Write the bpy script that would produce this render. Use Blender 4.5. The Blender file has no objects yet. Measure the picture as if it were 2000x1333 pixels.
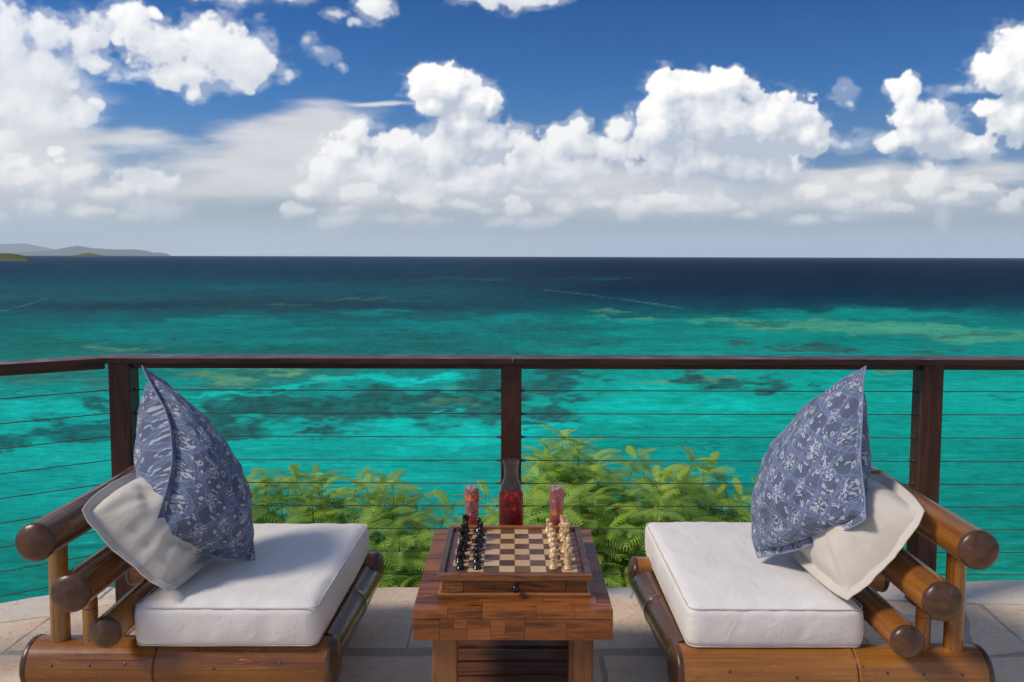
import bpy, bmesh, math, random
import numpy as np
from mathutils import Vector, Matrix, Quaternion, noise as mnoise

# ================================================================ camera, light, exposure
scene = bpy.context.scene
COL = scene.collection
R = math.radians
cam_data = bpy.data.cameras.new("camera")
cam = bpy.data.objects.new("camera", cam_data); COL.objects.link(cam)
cam.location = (0, 0, 1.5)
cam.rotation_euler = (Matrix.Rotation(R(90 - 3.9), 3, 'X') @ Matrix.Rotation(R(.14), 3, 'Z')).to_euler()
cam_data.sensor_width = 36; cam_data.lens = 1570 / 2000 * 36
cam_data.shift_y = -59.2 / 2000
cam_data.clip_start = .05; cam_data.clip_end = 200000
scene.camera = cam

SUN_EL, SUN_AZ = 44., -108.          # azimuth measured from +Y (ahead) towards +X (right)
world = bpy.data.worlds.new("World"); scene.world = world; world.use_nodes = True
sun_data = bpy.data.lights.new("sun", 'SUN'); sun_data.energy = 2.4; sun_data.angle = R(13.0); sun_data.color = (1, .87, .72)
sun = bpy.data.objects.new("sun", sun_data); COL.objects.link(sun)
_d = Vector((math.sin(R(SUN_AZ)) * math.cos(R(SUN_EL)), math.cos(R(SUN_AZ)) * math.cos(R(SUN_EL)), math.sin(R(SUN_EL))))
sun.rotation_euler = _d.to_track_quat('Z', 'Y').to_euler(); sun.location = _d * 30
scene.view_settings.view_transform = 'Standard'; scene.view_settings.look = 'None'
scene.view_settings.exposure = 0.30; scene.view_settings.gamma = 1; scene.view_settings.use_curve_mapping = False
cy = scene.cycles
cy.max_bounces = 8; cy.diffuse_bounces = 3; cy.glossy_bounces = 4; cy.transmission_bounces = 8; cy.transparent_max_bounces = 24; cy.volume_bounces = 0
cy.caustics_reflective = False; cy.caustics_refractive = False; cy.sample_clamp_indirect = 4

# ================================================================ node helper
class NG:
    """small wrapper that turns python arithmetic into Math nodes"""
    def __init__(s, tree): s.t = tree; s.t.nodes.clear()
    def n(s, kind, **kw):
        nd = s.t.nodes.new(kind)
        for k, v in kw.items():
            setattr(nd, k, v)
        return nd
    def link(s, a, b):
        if isinstance(a, V): a = a.s
        s.t.links.new(a, b)
    def put(s, sock, v):
        if isinstance(v, V): s.t.links.new(v.s, sock)
        elif isinstance(v, bpy.types.NodeSocket): s.t.links.new(v, sock)
        elif v is not None:
            if hasattr(sock, 'default_value') and hasattr(sock.default_value, '__len__') and not hasattr(v, '__len__'): v = [v] * len(sock.default_value)
            if hasattr(sock, 'default_value') and hasattr(sock.default_value, '__len__') and len(sock.default_value) == 4 and len(v) == 3: v = list(v) + [1]
            sock.default_value = v
    def m(s, op, a, b=None, c=None, clamp=False):
        nd = s.t.nodes.new('ShaderNodeMath'); nd.operation = op; nd.use_clamp = clamp
        s.put(nd.inputs[0], a)
        if b is not None: s.put(nd.inputs[1], b)
        if c is not None: s.put(nd.inputs[2], c)
        return V(s, nd.outputs[0])
    def coord(s, which='Object'):
        return s.t.nodes.new('ShaderNodeTexCoord').outputs[which]
    def mapping(s, vec, scale=(1, 1, 1), loc=(0, 0, 0), rot=(0, 0, 0)):
        nd = s.t.nodes.new('ShaderNodeMapping'); s.put(nd.inputs[0], vec); s.put(nd.inputs[1], loc); s.put(nd.inputs[2], rot); s.put(nd.inputs[3], scale)
        return nd.outputs[0]
    def noise(s, vec, scale=5, detail=4, rough=.5, dist=0, color=False, dim='3D'):
        nd = s.t.nodes.new('ShaderNodeTexNoise'); nd.noise_dimensions = dim
        s.put(nd.inputs['Vector'], vec); s.put(nd.inputs['Scale'], scale); s.put(nd.inputs['Detail'], detail); s.put(nd.inputs['Roughness'], rough); s.put(nd.inputs['Distortion'], dist)
        return nd.outputs['Color'] if color else V(s, nd.outputs[0])
    def voronoi(s, vec, scale=5, feature='F1', out='Distance', rnd=1):
        nd = s.t.nodes.new('ShaderNodeTexVoronoi'); nd.feature = feature
        s.put(nd.inputs['Vector'], vec); s.put(nd.inputs['Scale'], scale); s.put(nd.inputs['Randomness'], rnd)
        return nd.outputs[out] if out == 'Color' else V(s, nd.outputs[out])
    def ramp(s, fac, stops, interp='LINEAR'):
        nd = s.t.nodes.new('ShaderNodeValToRGB'); s.put(nd.inputs[0], fac); cr = nd.color_ramp; cr.interpolation = interp
        while len(cr.elements) < len(stops): cr.elements.new(.5)
        for e, (p, c) in zip(cr.elements, stops):
            e.position = p; e.color = (c, c, c, 1) if not hasattr(c, '__len__') else tuple(c) + (1,)
        return nd.outputs[0]
    def mix(s, fac, a, b, mode='MIX'):
        nd = s.t.nodes.new('ShaderNodeMix'); nd.data_type = 'RGBA'; nd.blend_type = mode; nd.clamp_factor = True
        s.put(nd.inputs[0], fac); s.put(nd.inputs[6], a); s.put(nd.inputs[7], b); return nd.outputs[2]
    def sep(s, vec):
        nd = s.t.nodes.new('ShaderNodeSeparateXYZ'); s.put(nd.inputs[0], vec); return [V(s, o) for o in nd.outputs]
    def comb(s, x, y, z=0.):
        nd = s.t.nodes.new('ShaderNodeCombineXYZ'); s.put(nd.inputs[0], x); s.put(nd.inputs[1], y); s.put(nd.inputs[2], z); return nd.outputs[0]
    def vadd(s, a, b):
        nd = s.t.nodes.new('ShaderNodeVectorMath'); nd.operation = 'ADD'; s.put(nd.inputs[0], a); s.put(nd.inputs[1], b); return nd.outputs[0]
    def vscale(s, a, k):
        nd = s.t.nodes.new('ShaderNodeVectorMath'); nd.operation = 'SCALE'; s.put(nd.inputs[0], a); s.put(nd.inputs['Scale'], k); return nd.outputs[0]
    def bump(s, h, strength=.3, dist=.01, normal=None):
        nd = s.t.nodes.new('ShaderNodeBump'); s.put(nd.inputs['Strength'], strength); s.put(nd.inputs['Distance'], dist); s.put(nd.inputs['Height'], h)
        if normal is not None: s.put(nd.inputs['Normal'], normal)
        return nd.outputs[0]
    def rnd(s):
        return V(s, s.t.nodes.new('ShaderNodeObjectInfo').outputs['Random'])
    def out(s, shader):
        o = s.t.nodes.new('ShaderNodeOutputMaterial'); s.link(shader, o.inputs[0])
    def principled(s, color, rough=.5, normal=None, spec=.5, **kw):
        p = s.t.nodes.new('ShaderNodeBsdfPrincipled'); s.put(p.inputs['Base Color'], color); s.put(p.inputs['Roughness'], rough)
        s.put(p.inputs['Specular IOR Level'], spec)
        if normal is not None: s.put(p.inputs['Normal'], normal)
        for k, v in kw.items(): s.put(p.inputs[k.replace('_', ' ')], v)
        return p
class V:
    def __init__(s, g, sock): s.g = g; s.s = sock
    def __add__(s, o): return s.g.m('ADD', s, o)
    __radd__ = __add__
    def __mul__(s, o): return s.g.m('MULTIPLY', s, o)
    __rmul__ = __mul__
    def __sub__(s, o): return s.g.m('SUBTRACT', s, o)
    def __rsub__(s, o): return s.g.m('SUBTRACT', o, s)
    def __truediv__(s, o): return s.g.m('DIVIDE', s, o)
    def __neg__(s): return s.g.m('MULTIPLY', s, -1.)
    def fract(s): return s.g.m('FRACT', s)
    def abs(s): return s.g.m('ABSOLUTE', s)
    def sin(s): return s.g.m('SINE', s)
    def cos(s): return s.g.m('COSINE', s)
    def gt(s, o): return s.g.m('GREATER_THAN', s, o)
    def lt(s, o): return s.g.m('LESS_THAN', s, o)
    def max(s, o): return s.g.m('MAXIMUM', s, o)
    def min(s, o): return s.g.m('MINIMUM', s, o)
    def pow(s, o): return s.g.m('POWER', s, o)
    def sqrt(s): return s.g.m('SQRT', s)
    def step(s, a, b):
        nd = s.g.t.nodes.new('ShaderNodeMapRange'); nd.interpolation_type = 'SMOOTHSTEP'; s.g.put(nd.inputs[0], s); s.g.put(nd.inputs[1], a); s.g.put(nd.inputs[2], b)
        return V(s.g, nd.outputs[0])
    def remap(s, a, b, c, d):
        nd = s.g.t.nodes.new('ShaderNodeMapRange'); s.g.put(nd.inputs[0], s); s.g.put(nd.inputs[1], a); s.g.put(nd.inputs[2], b); s.g.put(nd.inputs[3], c); s.g.put(nd.inputs[4], d)
        return V(s.g, nd.outputs[0])
def mat(name):
    m = bpy.data.materials.new(name); m.use_nodes = True
    return m, NG(m.node_tree)
# ---------------------------------------------------------------- numpy noise + cloud field
def _hash(ix, iy, seed):
    h = (ix.astype(np.int64) * 374761393 + iy.astype(np.int64) * 668265263 + seed * 974634777) & 0x7fffffff
    h = ((h ^ (h >> 13)) * 1274126177) & 0x7fffffff
    h = ((h ^ (h >> 16)) * 668265263) & 0x7fffffff
    return (h & 0xffffff).astype(np.float32) / 16777216.0
def vnoise(x, y, seed):
    ix = np.floor(x); iy = np.floor(y); fx = (x - ix).astype(np.float32); fy = (y - iy).astype(np.float32)
    ix = ix.astype(np.int64); iy = iy.astype(np.int64)
    ux = fx * fx * fx * (fx * (fx * 6 - 15) + 10); uy = fy * fy * fy * (fy * (fy * 6 - 15) + 10)
    a = _hash(ix, iy, seed); b = _hash(ix + 1, iy, seed); c = _hash(ix, iy + 1, seed); d = _hash(ix + 1, iy + 1, seed)
    return (a + (b - a) * ux + (c - a) * uy + (a - b - c + d) * ux * uy) * 2 - 1
def fbm(x, y, seed, octs=5, gain=.5, lac=2.03):
    s = 0; a = 1.; t = 0
    for o in range(octs):
        s = s + a * vnoise(x + o * 17.3, y - o * 9.1, seed + o); t += a
        a *= gain; x = x * lac; y = y * lac
    return s / t
def worley(x, y, seed):
    ix = np.floor(x).astype(np.int64); iy = np.floor(y).astype(np.int64)
    best = np.full(x.shape, 9., np.float32)
    for di in (-1, 0, 1):
        for dj in (-1, 0, 1):
            cx = ix + di; cy = iy + dj
            px = cx + .15 + .7 * _hash(cx, cy, seed); py = cy + .15 + .7 * _hash(cx, cy, seed + 51)
            d = (px - x) ** 2 + (py - y) ** 2
            best = np.minimum(best, d.astype(np.float32))
    return 1 - np.sqrt(best)          # rounded bumps
def sstep(a, b, x):
    t = np.clip((x - a) / (b - a), 0, 1); return t * t * (3 - 2 * t)

def cloud_layer(X, Y, blobs, seed, warp=14., bump=60., edge=.16, soft=1., blend=.35):
    """returns alpha and a lit value of a bank of cumulus made of puffs; X,Y in 1/1570 of a radian-like unit"""
    wx = X + warp * fbm(X / 55., Y / 55., seed, 4); wy = Y + warp * fbm(X / 55. + 40, Y / 55., seed + 9, 4)
    D = np.full(X.shape, -1.5, np.float32)
    for (cx, cy, rx, ry) in blobs:
        q = 1.45
        m = (np.abs(X - cx) < rx * q + 40) & (np.abs(Y - cy) < ry * q + 40)
        if not m.any(): continue
        r, c = np.where(m); r0, r1, c0, c1 = r.min(), r.max() + 1, c.min(), c.max() + 1
        x = (wx[r0:r1, c0:c1] - cx) / rx; y = (wy[r0:r1, c0:c1] - cy) / ry
        d = 1 - np.sqrt(x * x + y * y)
        S = D[r0:r1, c0:c1]
        k = blend; h = np.clip(.5 + .5 * (d - S) / k, 0, 1)
        D[r0:r1, c0:c1] = S + (d - S) * h + k * h * (1 - h)
    act = D > -.9
    b1 = worley(wx / bump, wy / bump, seed + 3); b2 = worley(wx / (bump * .45), wy / (bump * .45), seed + 4)
    b3 = worley(wx / (bump * .2), wy / (bump * .2), seed + 5); f = fbm(X / 20., Y / 20., seed + 20, 5, .6)
    B = .42 * (b1 - .5) + .19 * (b2 - .5) + .08 * (b3 - .5) + .22 * f * soft
    D2 = D + B
    wv = .5 + .5 * fbm(X / 38., Y / 30., seed + 33, 4); ed = edge * (.35 + 3.2 * wv * wv)
    alpha = np.clip((D2 / ed), 0, 1); alpha = alpha * alpha * (3 - 2 * alpha)
    halo = .42 * sstep(-.34, .06, D + .5 * B + .42 * fbm(X / 26., Y / 15., seed + 44, 5, .62)) * sstep(.25, .75, wv)
    alpha = np.maximum(alpha, halo * (1 - .3 * alpha))
    return D2, B, alpha

def make_clouds(W, Hh, az0, az1, el0, el1):
    az = np.radians(np.linspace(az0, az1, W, dtype=np.float32))[None, :]
    el = np.radians(np.linspace(el0, el1, Hh, dtype=np.float32))[:, None]
    # sky chart: 1570 units per unit of tangent near the middle of the view
    azn = az * np.ones_like(el)
    X = 1000 + 1570 * np.where(np.abs(azn) < .62, np.tan(azn), np.sign(azn) * (np.tan(.62) + 1.5 * (np.abs(azn) - .62)))
    Y = 500 - 1570 * np.tan(el) / np.cos(np.minimum(np.abs(az), .62))
    X = X.astype(np.float32); Y = (Y + 0 * az).astype(np.float32)
    px = 1570 * math.radians((el1 - el0) / Hh)
    rng = np.random.RandomState(4)
    col = np.zeros((Hh, W, 3), np.float32); A = np.zeros((Hh, W), np.float32)
    white = np.array([1.0, 1.0, 1.0]); 
    def comp(c, a):
        nonlocal col, A
        a3 = a[..., None]
        col = c * a3 + col * (1 - a3); A[:] = a + A * (1 - a)
    def shade(D2, B, k=1., lo=(.50, .56, .66), hi=(1., .985, .97), base=0.):
        T = np.clip(D2, -.35, .95)                       # optical thickness; rows run upwards
        lit = np.zeros_like(T)
        for s_, w_ in ((5, .34), (12, .42), (28, .50), (58, .55)):
            dx = int(round(s_ * .55 / px)); dy = int(round(s_ * .83 / px))
            lit += w_ * (T - np.roll(np.roll(T, -dy, 0), dx, 1))
        lit = np.clip(.40 + .72 * k * lit - base, 0, 1)
        lit = lit - .10 * np.clip(-B * 2.2, 0, 1)
        t = np.clip(lit, 0, 1)[..., None]
        return np.array(lo) * (1 - t) + np.array(hi) * t
    # 0 haze veil
    veil = .62 * sstep(190, 0, 500 - Y) * (.7 + .3 * fbm(X / 300., Y / 25., 3, 4))
    comp(np.ones((Hh, W, 1)) * np.array([.47, .53, .62]), np.clip(veil, 0, 1))
    # 1 thin stretched veils
    sb = [(640, 235, 110, 42), (560, 275, 150, 38), (480, 325, 180, 30), (620, 330, 170, 60), (300, 285, 110, 20),
          (430, 378, 230, 42), (740, 202, 60, 7), (1700, 345, 210, 22), (1250, 400, 260, 40), (900, 420, 300, 40), (1950, 330, 120, 30), (120, 430, 260, 40), (60, 330, 230, 90), (40, 200, 200, 120), (1150, 360, 260, 50), (1650, 390, 330, 50), (820, 380, 260, 60)]
    for i in range(14): sb.append((rng.uniform(-1700, -150) if i % 2 else rng.uniform(2150, 3700), rng.uniform(150, 430), rng.uniform(120, 260), rng.uniform(18, 50)))
    wy = Y + 22 * fbm(X / 220., Y / 40., 71, 5) ; wx = X + 60 * fbm(X / 160., Y / 60., 72, 4)
    D = np.full(X.shape, 0., np.float32)
    for (cx, cy, rx, ry) in sb:
        d = 1 - np.sqrt(((wx - cx) / (rx * 1.15)) ** 2 + ((wy - cy) / (ry * 1.3)) ** 2)
        D = np.maximum(D, 0) + np.clip(d, 0, 1) * (1 - .6 * np.clip(D, 0, 1))
    st = D + .30 * fbm(X / 130., Y / 22., 73, 6, .6) * (D > 0)
    comp(np.array([.76, .75, .75]) * (1 + .10 * fbm(X / 90., Y / 18., 74, 5)[..., None]), .85 * sstep(.0, .8, st) * sstep(462, 360, Y))
    # 2 far small bank near the horizon
    bl = [(x, rng.uniform(352, 440), rng.uniform(16, 60), rng.uniform(8, 24)) for x in rng.uniform(560, 3700, 120)] + \
         [(x, rng.uniform(330, 440), rng.uniform(25, 80), rng.uniform(14, 40)) for x in rng.uniform(-1700, 330, 46)]
    bl += [(1590, 378, 26, 20), (1650, 388, 30, 25), (1810, 355, 48, 42), (1900, 372, 52, 24), (1965, 402, 32, 28), (1230, 412, 42, 24),
           (1100, 412, 30, 16), (1010, 412, 40, 22), (1570, 432, 40, 14), (30, 335, 75, 42), (95, 365, 42, 38), (118, 302, 18, 13), (1700, 370, 40, 30), (1500, 400, 60, 25)]
    D2, B, a = cloud_layer(X, Y, bl, 11, 10, 30, .42, 1.4)
    fade = sstep(505, 400, Y)
    comp(shade(D2, B, .9, (.56, .61, .70), (.97, .96, .94)), a * (.16 + .50 * fade) * (.55 + .6 * sstep(-.5, .5, fbm(X / 120., Y / 40., 15, 3))))
    # 3 mid cumulus
    mid = [(700, 265, 26, 36), (665, 300, 45, 42), (780, 285, 55, 28), (740, 340, 105, 45), (850, 310, 80, 50), (602, 382, 18, 20),
           (1010, 290, 35, 36), (1045, 320, 80, 50), (1130, 245, 24, 24), (1100, 275, 42, 30), (1080, 340, 110, 42), (1205, 258, 32, 26), (960, 335, 90, 50),
           (1330, 400, 130, 32), (1530, 325, 38, 34), (640, 345, 50, 40), (1190, 290, 70, 28), (900, 365, 130, 32)]
    g = [(870, 176, 66, 42), (838, 163, 32, 28), (930, 205, 42, 36), (848, 212, 30, 20), (905, 250, 48, 42), (958, 215, 20, 22), (950, 285, 60, 40)]
    j = [(1295, 178, 42, 40), (1365, 175, 66, 32), (1425, 165, 30, 28), (1400, 235, 150, 68), (1490, 250, 105, 62), (1570, 270, 42, 38), (1595, 285, 24, 16),
         (1280, 250, 50, 62), (1350, 320, 120, 62), (1450, 345, 115, 42)]
    r_ = [(1762, 195, 24, 45), (1742, 178, 24, 22), (1790, 235, 52, 42), (1815, 268, 70, 38), (1870, 290, 85, 24), (1735, 282, 34, 22)]
    m_ = [(1985, 105, 62, 52), (1925, 145, 52, 34), (1990, 165, 62, 34), (1965, 235, 58, 42), (1918, 218, 34, 18), (2080, 120, 90, 90)]
    side = []
    for i in range(26):
        cx = rng.uniform(2250, 3700) if i % 2 else rng.uniform(-1700, -260); cy = rng.uniform(120, 340); s = rng.uniform(.6, 1.3)
        for q in range(6): side.append((cx + rng.uniform(-110, 110) * s, cy + rng.uniform(-10, 50) * s, rng.uniform(35, 75) * s, rng.uniform(25, 50) * s))
    D2, B, a = cloud_layer(X, Y, mid + side, 21, 14, 46, .26, 1.15)
    comp(shade(D2, B, 1., (.55, .60, .68), (.98, .975, .97)), a * (.30 + .65 * sstep(450, 320, Y)))
    for nm, bl, sd, sc in (('g', g, 31, 44), ('j', j, 41, 50), ('r', r_ + m_, 51, 50)):
        D2, B, a = cloud_layer(X, Y, bl, sd, 12, sc, .13)
        bs = .28 * sstep(200, 330, Y + 50 * fbm(X / 60., Y / 60., sd + 5, 4))
        comp(shade(D2, B, 1.15, (.50, .56, .66), (1.03, 1.02, 1.0), base=bs), a * (.25 + .73 * sstep(430, 300, Y)))
    n_ = [(1590, 376, 24, 18), (1572, 368, 14, 10), (1680, 386, 26, 15), (1810, 350, 34, 34), (1795, 372, 40, 20), (1845, 384, 50, 16), (1900, 366, 44, 14), (1965, 398, 26, 20), (1985, 380, 20, 14),
          (1230, 408, 34, 14), (1215, 402, 16, 10), (1098, 410, 22, 12), (1010, 410, 30, 14), (1000, 395, 16, 12), (1570, 430, 30, 9), (1450, 420, 30, 8), (1340, 410, 44, 10), (1690, 350, 26, 11), (1715, 342, 20, 9),
          (900, 402, 36, 10), (820, 388, 40, 14), (700, 378, 50, 18), (1300, 392, 54, 13), (1175, 398, 20, 9), (1640, 402, 40, 12), (1740, 408, 50, 10), (60, 352, 40, 24), (118, 300, 16, 11), (125, 318, 10, 7), (30, 322, 36, 22), (250, 425, 24, 8), (200, 415, 30, 8)]
    D2, B, a = cloud_layer(X, Y, n_, 57, 6, 17, .26, 1.2, .2)
    comp(shade(D2, B, 1.1, (.55, .61, .70), (1.0, .99, .96)), a * .62 * sstep(470, 380, Y) + 0 * a)
    # 4 near high clouds: soft, white
    c = [(270, 58, 46, 44), (246, 36, 26, 22), (278, 36, 22, 18), (318, 42, 13, 14), (320, 98, 66, 46), (425, 102, 96, 58), (485, 128, 70, 50), (390, 152, 110, 34),
         (395, 192, 24, 20)]
    ab = [(20, 85, 66, 74), (110, 72, 50, 38), (183, 82, 42, 52), (90, 155, 84, 58), (205, 132, 42, 22), (25, 205, 100, 70), (100, 235, 84, 44), (168, 235, 26, 34), (15, 280, 90, 36), (190, 205, 16, 18), (-80, 150, 120, 120)]
    d_ = [(480, -14, 120, 30), (575, -4, 55, 26), (740, 16, 36, 40), (985, -10, 120, 34), (1012, 12, 66, 22)]
    f_ = [(612, 95, 15, 16), (640, 120, 28, 15), (672, 142, 15, 9), (1635, 185, 24, 20), (1642, 208, 15, 12), (262, 163, 50, 12), (565, 156, 26, 13), (660, 42, 30, 12), (1850, 180, 46, 13), (1650, 280, 60, 18), (225, 60, 30, 30), (700, 60, 30, 12)]
    hi = []
    for i in range(70):  # unseen clouds above the view, made denser to whiten the sky light
        cx = rng.uniform(-1700, 3700); cy = rng.uniform(-1000, -140)
        if -200 < cx < 2200 and cy > -170: continue
        s = rng.uniform(.7, 2.0)
        for q in range(5): hi.append((cx + rng.uniform(-90, 90) * s, cy + rng.uniform(-30, 30) * s, rng.uniform(35, 75) * s, rng.uniform(22, 45) * s))
    for nm, bl, sd, op in (('ab', ab, 61, .88), ('c', c, 67, .98), ('d', d_ + hi, 75, .92)):
        D2, B, a = cloud_layer(X, Y, bl, sd, 16, 62, .34, 1.25)
        comp(shade(D2, B, .62, (.62, .66, .74), (1.0, .995, .985)), a * op)
    D2, B, a = cloud_layer(X, Y, f_, 81, 16, 24, .9, 1.7)
    comp(shade(D2, B, .5, (.62, .68, .78), (.92, .93, .95)), a * .62)
    wisp = .30 * sstep(.05, .7, fbm(X / 260. + .4 * Y / 60., Y / 26., 91, 5, .6)) * sstep(1450, 1800, X) * sstep(120, 30, Y)
    comp(np.ones((Hh, W, 1)) * np.array([.55, .65, .8]), wisp * .5)
    # horizon haze in front of everything
    hz = sstep(480, 505, Y) * 0 + .80 * np.exp(-np.clip(500 - Y, 0, 999) / 52.)
    left = sstep(1600, 300, X)[..., None]
    comp(np.array([.38, .51, .69]) * (1 - left) + np.array([.55, .64, .75]) * left, np.clip(hz, 0, 1))
    top = sstep(el1, el1 - 8, np.degrees(el)) * np.ones_like(A)
    A *= top
    return col, A
# ---------------------------------------------------------------- the sky in the world shader
CW, CH, AZ0, AZ1, EL0, EL1 = 1760, 612, -60, 60, -1, 41
_col, _A = make_clouds(CW, CH, AZ0, AZ1, EL0, EL1)
_buf = np.empty((CH, CW, 4), np.float32); _buf[..., :3] = _col; _buf[..., 3] = _A
cloud_img = bpy.data.images.new("cloud_field", CW, CH, alpha=True, float_buffer=True)
cloud_img.colorspace_settings.name = 'Non-Color'; cloud_img.alpha_mode = 'CHANNEL_PACKED'
cloud_img.pixels.foreach_set(_buf.ravel()); cloud_img.update(); cloud_img.pack()
g = NG(world.node_tree)
gen = g.coord('Generated'); dx, dy, dz = g.sep(gen)
az = g.m('ARCTAN2', dx, dy) * (180 / math.pi); el = g.m('ARCSINE', dz) * (180 / math.pi)
it = g.n('ShaderNodeTexImage'); it.image = cloud_img; it.extension = 'MIRROR'; it.interpolation = 'Cubic'
vv = (el - EL0) / (EL1 - EL0)
g.put(it.inputs[0], g.comb((az - AZ0) / (AZ1 - AZ0), g.m('MINIMUM', g.m('MAXIMUM', vv, .0015), .9985)))
sky = g.n('ShaderNodeTexSky', sky_type='NISHITA', sun_disc=False, sun_elevation=R(SUN_EL), sun_rotation=R(SUN_AZ), altitude=30, air_density=1.0, dust_density=.4, ozone_density=3.0)
# deeper, more polarised blue with height; paler towards the horizon
tint = g.ramp(el / 90., [(0, (.50, .52, .58)), (.05, (.40, .50, .68)), (.12, (.13, .42, .74)), (.20, (.05, .31, .64)), (.45, (.30, .48, .72)), (1, (.62, .66, .72))])
skc = g.mix(1., sky.outputs[0], tint, 'MULTIPLY')
horizon = g.mix(g.m('MULTIPLY', (el * -1.).step(-4.5, .3), .75), skc, (3.6, 4.4, 5.6))
horizon = g.vscale(horizon, az.remap(-40, 40, 1.16, .80))
inv = 1. - V(g, it.outputs[1])
base = g.vscale(horizon, inv)
cl = g.vscale(it.outputs[0], 8.8)
fin = g.vadd(base, cl)
bg = g.n('ShaderNodeBackground'); g.put(bg.inputs[0], fin); bg.inputs[1].default_value = .1
wo = g.n('ShaderNodeOutputWorld'); g.link(bg.outputs[0], wo.inputs[0])
world.cycles.sampling_method = 'MANUAL'; world.cycles.sample_map_resolution = 512

# ================================================================ object helpers
WLOC = {}
def link(o, parent=None, loc=(0, 0, 0), rot=None):
    COL.objects.link(o)
    w = Matrix.Translation(Vector(loc)) @ (rot.to_matrix().to_4x4() if rot is not None else Matrix.Identity(4))
    if parent is not None:
        o.parent = parent; w_ = WLOC[parent.name].inverted() @ w
    else: w_ = w
    o.location = w_.to_translation(); o.rotation_euler = w_.to_euler()
    WLOC[o.name] = w
    return o
def tag(o, label, cat, group=None, kind=None):
    if label: o['label'] = label
    if cat: o['category'] = cat
    if group: o['group'] = group
    if kind: o['kind'] = kind
    return o
def thing(name, label, cat, loc, group=None):
    return tag(link(bpy.data.objects.new(name, None), None, loc), label, cat, group)
def mesh(name, verts, faces, m=None, smooth=False, uv=None):
    me = bpy.data.meshes.new(name); me.from_pydata([tuple(v) for v in verts], [], faces); 
    if m: me.materials.append(m)
    if smooth: me.polygons.foreach_set('use_smooth', [True] * len(me.polygons))
    if uv is not None:
        l = me.uv_layers.new(name='UVMap'); idx = np.empty(len(me.loops), np.int32); me.loops.foreach_get('vertex_index', idx)
        l.data.foreach_set('uv', np.asarray(uv, np.float32)[idx].ravel())
    me.update()
    if smooth: me.set_sharp_from_angle(angle=R(42))
    return me
def obj(name, me, parent=None, loc=(0, 0, 0), rot=None, scale=None):
    if rot is not None and not isinstance(rot, Quaternion):
        from mathutils import Euler
        rot = rot.to_quaternion() if isinstance(rot, Matrix) else Euler(rot).to_quaternion()
    o = link(bpy.data.objects.new(name, me), parent, loc, rot)
    if scale is not None: o.scale = scale
    return o
def box_mesh(name, sx, sy, sz, m, bevel=.002, segs=1, taper=None):
    bm = bmesh.new(); bmesh.ops.create_cube(bm, size=1)
    for v in bm.verts: v.co = Vector((v.co.x * sx, v.co.y * sy, v.co.z * sz))
    if bevel: bmesh.ops.bevel(bm, geom=bm.edges[:], offset=bevel, segments=segs, profile=.6, affect='EDGES')
    me = bpy.data.meshes.new(name); bm.to_mesh(me); bm.free(); me.materials.append(m); return me
def box(name, x0, x1, y0, y1, z0, z1, m, parent=None, bevel=.002, segs=1):
    return obj(name, box_mesh(name, x1 - x0, y1 - y0, z1 - z0, m, bevel, segs), parent, ((x0 + x1) / 2, (y0 + y1) / 2, (z0 + z1) / 2))
def lathe(profile, segs=24, jitter=None):
    vs, fs = [], []
    for r, z in profile:
        for k in range(segs):
            a = 2 * math.pi * k / segs; vs.append((r * math.cos(a), r * math.sin(a), z))
    n = len(profile)
    for i in range(n - 1):
        for k in range(segs):
            a, b = i * segs + k, i * segs + (k + 1) % segs
            fs.append((a, b, b + segs, a + segs))
    if profile[0][0] > 1e-5: fs.append(tuple(range(segs - 1, -1, -1)))
    if profile[-1][0] > 1e-5: fs.append(tuple(range((n - 1) * segs, n * segs)))
    return vs, fs
def clean(me, dist=1e-6):
    bm = bmesh.new(); bm.from_mesh(me); bmesh.ops.remove_doubles(bm, verts=bm.verts[:], dist=dist); bmesh.ops.recalc_face_normals(bm, faces=bm.faces[:])
    bm.to_mesh(me); bm.free(); me.update(); return me
def along(p0, p1):
    return (Vector(p1) - Vector(p0)).to_track_quat('Z', 'Y')
def tube_path(pts, r, segs=8, closed=False):
    vs, fs = [], []; n = len(pts); pts = [Vector(p) for p in pts]; up = Vector((0, 0, 1)); pn = None
    for i, p in enumerate(pts):
        a = pts[(i - 1) % n] if (closed or i) else p; b = pts[(i + 1) % n] if (closed or i < n - 1) else p
        t = (b - a).normalized(); s_ = t.cross(up)
        if s_.length < .1: s_ = t.cross(Vector((1, 0, 0)))
        s_.normalize()
        if pn is not None and s_.dot(pn) < 0: s_ = -s_
        pn = s_; w = s_.cross(t).normalized(); rr = r[i] if hasattr(r, '__len__') else r
        for k in range(segs):
            an = 2 * math.pi * k / segs; vs.append(p + (s_ * math.cos(an) + w * math.sin(an)) * rr)
    for i in range(n if closed else n - 1):
        for k in range(segs):
            a, b = i * segs + k, i * segs + (k + 1) % segs; j = ((i + 1) % n) * segs
            fs.append((a, b, j + (k + 1) % segs, j + k))
    if not closed: fs += [tuple(range(segs - 1, -1, -1)), tuple(range((n - 1) * segs, n * segs))]
    return vs, fs

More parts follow.
